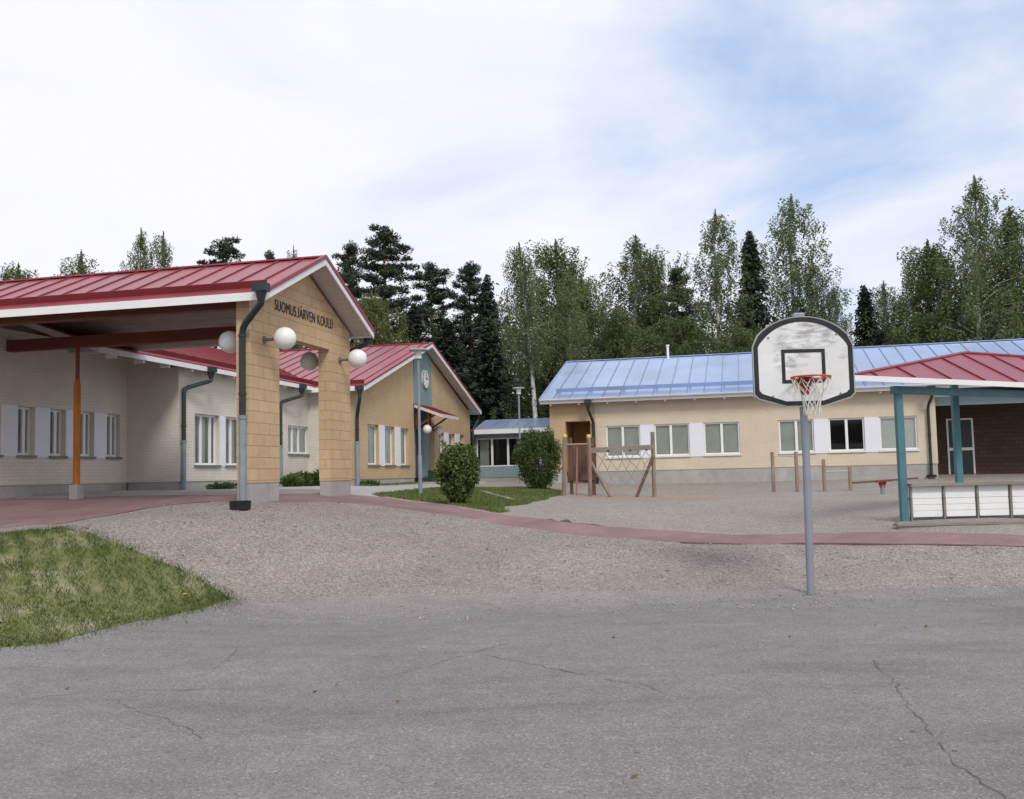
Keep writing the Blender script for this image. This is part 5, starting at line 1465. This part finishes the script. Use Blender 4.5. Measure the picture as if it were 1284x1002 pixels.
# clipped bushes
def bush(label, x, y, H, Wd, seed, mat, n=9000):
    t = thing('bush', label, 'bush', G(x, y), 0, 'clipped bushes on the lawn')
    rn = random.Random(seed); C = []
    for k in range(72):
        f = (k + rn.random()) / 72; az = k * 2.399 + rn.uniform(-.5, .5)
        prof = min(1.0, .22 + 1.75 * f) * (1 - max(0, f - .72) ** 2 * 5.5)
        c = np.array((math.cos(az) * Wd * .37 * prof, math.sin(az) * Wd * .37 * prof, H * (.06 + .86 * f)))
        k_ = rn.uniform(.65, 1.3); C.append(blob(c * np.array((k_ * .5 + .5, k_ * .5 + .5, 1)), (Wd * .14 * k_, Wd * .14 * k_, H * .10 * k_), n // 75))
    C.append(blob((Wd * .06, 0, H * .72), (Wd * .27, Wd * .27, H * .2), n // 8))
    for k in range(90):
        az = rn.uniform(0, 6.28); f = rn.uniform(.3, 1.0); r_ = Wd * rn.uniform(.36, .49) * min(1, .3 + 1.1 * f) * (1 if f < .8 else .7); C.append(blob((math.cos(az) * r_, math.sin(az) * r_, H * f * rn.uniform(.94, 1.05)), (.045, .045, .10), 14))
    C = np.concatenate(C); m_ = len(C)
    me = leaf_mesh('foliage', C, RNG.uniform(.05, .085, m_), RNG.uniform(.03, .05, m_), mat)
    o = bpy.data.objects.new('foliage', me); COL.objects.link(o); o.parent = t
    mb = MB()
    for k in range(12):
        a = k * .53; mb.tube([(.05 * math.cos(a), .05 * math.sin(a), -.05), (.14 * math.cos(a), .14 * math.sin(a), H * .3), (Wd * .3 * math.cos(a), Wd * .3 * math.sin(a), H * .8)], [.018, .014, .005], 5)
    mb.build('stem', 'bark', t)


bush('rounded light green bush by the red path in front of the clock building door', -1.16, 20.5, 1.22, .92, 1, 'leaf_bush_light', 11000)
bush('darker green round bush in front of the glazed link, beside the climbing frame', .83, 33.0, 2.08, 1.68, 2, 'leaf_bush', 15000)

# broad-leaved plants along the wall of the white wing
def herb(label, s, t_, H, Wd, n, group=None):
    p = W(s, t_); t = thing('leafy_plant', label, 'plant', G(p.x, p.y), 0, group)
    C = blob((0, 0, H * .45), (Wd * .5, Wd * .5, H * .5), n); C = C[C[:, 2] > 0]
    A = np.c_[C[:, :2] * 1.5, np.full(len(C), .35)]; A /= np.linalg.norm(A, axis=1)[:, None]
    me = leaf_mesh('foliage', C, RNG.uniform(.10, .2, len(C)), RNG.uniform(.05, .11, len(C)), 'leaf_herb', A, .5)
    o = bpy.data.objects.new('foliage', me); COL.objects.link(o); o.parent = t
    mb = MB(); [mb.tube([(0, 0, -.03), (.3 * Wd * math.cos(a), .3 * Wd * math.sin(a), H * .6)], [.008, .004], 4) for a in (0, 1.3, 2.5, 3.8, 5.1)]; mb.build('stem', 'leaf_herb', t)


for s, t_, H, Wd, lab in ((-13.35, 28.0, .46, .9, 'leafy green plant beside the dark downpipe of the white wing, seen through the gate opening'),
                          (-13.3, 28.9, .42, .9, 'leafy plant below the small window of the white wing'),
                          (-13.3, 29.6, .58, .8, 'tallest leafy plant of the row, by the right pier'),
                          (-13.25, 27.3, .36, .7, 'leafy plant half behind the left pier of the gate')):
    herb(lab, s, t_, H, Wd, 420, 'leafy plants along the white wing')
for s, t_, lab in ((-13.45, 23.6, 'low tuft of weeds at the wall foot below the left wing window'), (-13.42, 24.35, 'low tuft of weeds at the wall foot close to the canopy downpipe'), (-12.0, 30.4, 'small weed clump at the foot of the clock building downpipe')):
    herb(lab, s, t_, .17, .8, 160)


# grass
def in_poly_points(poly, n, seed):
    r = np.random.default_rng(seed); P = np.array(poly); lo, hi = P.min(0), P.max(0)
    q = lo + r.random((n * 4, 2)) * (hi - lo); q = q[inpoly(q[:, 0], q[:, 1], poly)]
    return q[:n]


def grass(name, label, q, h, wd, mat, seed):
    r = np.random.default_rng(seed); n = len(q)
    z = np.concatenate([GZ(q[i:i + 4000]) for i in range(0, n, 4000)])
    b = np.c_[q, z - .008]; a = r.random(n) * 6.28; s = np.c_[np.cos(a), np.sin(a), np.zeros(n)]
    lean = np.c_[r.normal(size=(n, 2)) * .45, np.ones(n)]; hh = (h * r.uniform(.45, 1.25, n))[:, None]
    m1 = b + lean * [.35, .35, .55] * hh; tip = b + lean * hh * [1, 1, .95]; ww = (wd * r.uniform(.7, 1.3, n))[:, None]
    v = np.stack([b - s * ww, b + s * ww, m1 + s * ww * .7, tip, m1 - s * ww * .7], 1).reshape(-1, 3)
    me = bpy.data.meshes.new(name); me.vertices.add(n * 5); me.vertices.foreach_set('co', v.ravel())
    me.loops.add(n * 5); me.loops.foreach_set('vertex_index', np.arange(n * 5, dtype=np.int32))
    me.polygons.add(n); me.polygons.foreach_set('loop_start', np.arange(0, n * 5, 5, dtype=np.int32)); me.update(calc_edges=True)
    me.materials.append(MATS[mat]); o = bpy.data.objects.new(name, me); COL.objects.link(o)
    tag(o, label, 'grass', kind='stuff')


bank = [p for p in REG[4][1] if p[0] > -11]
q = in_poly_points(bank, 105000, 1)
# sown through netting: rows of thin growth running down the slope
row = np.sin((q[:, 0] * .86 + q[:, 1] * .5) * 2 * np.pi / .30 + 1.2 * np.sin(q[:, 1] * 1.7) + 2.2 * np.array([mnoise.noise((x * 1.6, y * 1.6, 7.0)) for x, y in q]))
pat = np.array([mnoise.noise((x * 1.1, y * 1.1, 3.0)) for x, y in q])
edge_d = np.array([min((x - a) ** 2 + (y - b) ** 2 for a, b in GRASS_LO[3:]) ** .5 for x, y in q])
keep = (np.random.default_rng(4).random(len(q)) < np.clip(.55 + .36 * row + .75 * pat + np.clip(1.0 - edge_d, 0, 1) * .7, .08, 1))
q = q[keep]; ed = np.array(GRASS_LO[2:] + GRASS_UP); rg = np.random.default_rng(17); i_ = rg.integers(0, len(ed) - 1, 3000); f_ = rg.random(3000)[:, None]
stray = ed[i_] * f_ + ed[i_ + 1] * (1 - f_) + rg.normal(size=(3000, 2)) * .11
q = np.concatenate([q, stray]); keep = np.ones(len(q), bool)
grass('bank_grass', 'patchy grass growing in rows on the sloping bank at left', q[keep], .052, .0038, 'leaf_grass', 2)
lp = REG[1][1]
q = in_poly_points(lp, 42000, 5); st_ = inpoly(q[:, 0], q[:, 1], REG[0][1]); q = q[~st_]
grass('lawn_grass', 'short green lawn grass around the bushes', q, .055, .007, 'leaf_lawn', 6)
q = np.concatenate([np.array([W(s, t_)[:2] for s, t_ in zip(np.random.default_rng(8).uniform(-12.15, -11.75, 900), np.random.default_rng(9).uniform(29.6, 35.2, 900))])])
grass('wall_grass', 'thin grass growing along the foot of the clock building', q, .09, .006, 'leaf_lawn', 10)

# yellow flower in the bank grass
t = thing('dandelion', 'single yellow dandelion in the grass tip of the bank', 'flower', G(-4.0, 12.05))
mb = MB(); mb.tube([(0, 0, 0), (.01, 0, .10)], .003, 5); mb.build('stem', 'leaf_grass', t)
mb = MB(); mb.lathe([(.001, .095), (.025, .10), (.03, .108), (.001, .112)], (.01, 0, 0), 10); mb.build('flower', 'yellow_cap', t)

# loose stones on the gravel bank and a few strays on the asphalt
q = np.concatenate([in_poly_points(REG[6][1], 16000, 12), in_poly_points([(-4, 6), (7, 5), (8, 12.5), (-3.2, 12.7)], 300, 13), in_poly_points([(-3.6, 11.6), (8, 11.4), (8, 12.5), (1, 13.2), (-3.2, 12.7)], 1800, 15)])
q = q[(q[:, 0] > -9) & (q[:, 0] < 9)]
keep = np.random.default_rng(3).random(len(q)) < np.clip(1.5 - np.abs(q[:, 1] - 13.4) * .28, .25, 1); q = q[keep]
n = len(q); z = np.concatenate([GZ(q[i:i + 4000]) for i in range(0, n, 4000)])
for i, (x, y) in enumerate(q):
    k = min(1.0, max(0, (y - 9) / 5)); z[i] += k * (0.030 * mnoise.noise((x * .9, y * .9, 0.3)) + 0.016 * mnoise.noise((x * 2.6, y * 2.6, 4.3)))
r = np.random.default_rng(14); sz = r.uniform(.006, .015, n) * (1 + (r.random(n) > .96) * .9)
base = np.array([(1, 0, 0), (0, 1, 0), (-1, 0, 0), (0, -1, 0), (0, 0, .7), (0, 0, -.7)], float)
v = base[None] * r.uniform(.6, 1.2, (n, 6, 1)) * sz[:, None, None]; an = r.random(n) * 6.28; ca, sa = np.cos(an), np.sin(an)
vx = v[:, :, 0] * ca[:, None] - v[:, :, 1] * sa[:, None]; vy = v[:, :, 0] * sa[:, None] + v[:, :, 1] * ca[:, None]
v = np.stack([vx, vy, v[:, :, 2]], 2) + np.c_[q, z + sz * .25][:, None, :]
tri = np.array([(0, 1, 4), (1, 2, 4), (2, 3, 4), (3, 0, 4), (1, 0, 5), (2, 1, 5), (3, 2, 5), (0, 3, 5)])
fi = (tri[None] + (np.arange(n) * 6)[:, None, None]).reshape(-1)
me = bpy.data.meshes.new('loose_stones'); me.vertices.add(n * 6); me.vertices.foreach_set('co', v.ravel())
me.loops.add(len(fi)); me.loops.foreach_set('vertex_index', fi.astype(np.int32)); me.polygons.add(len(fi) // 3); me.polygons.foreach_set('loop_start', np.arange(0, len(fi), 3, dtype=np.int32)); me.update(calc_edges=True)
leafmat('stone', (0.19, 0.165, 0.155), (0.50, 0.45, 0.42), 0.0, .85)
me.materials.append(MATS['stone']); o = bpy.data.objects.new('loose_stones', me); COL.objects.link(o); tag(o, 'small loose stones on the gravel bank', 'stones', kind='stuff')

# a few leaves and twigs blown over the asphalt
q = in_poly_points([(-4, 5), (4.5, 5), (7, 12.5), (-3.2, 12.5)], 26, 31)
C = np.c_[q, GZ(q) + .012]
me = leaf_mesh('fallen_leaves', C, RNG.uniform(.025, .055, len(C)), RNG.uniform(.015, .03, len(C)), 'leaf_fallen' if leafmat('leaf_fallen', (0.07, 0.05, 0.03), (0.24, 0.18, 0.07), 0.1) else None, np.tile([1.0, .3, .05], (len(C), 1)), .25)
o = bpy.data.objects.new('fallen_leaves', me); COL.objects.link(o); tag(o, 'few small fallen leaves scattered on the asphalt', 'leaves', kind='stuff')
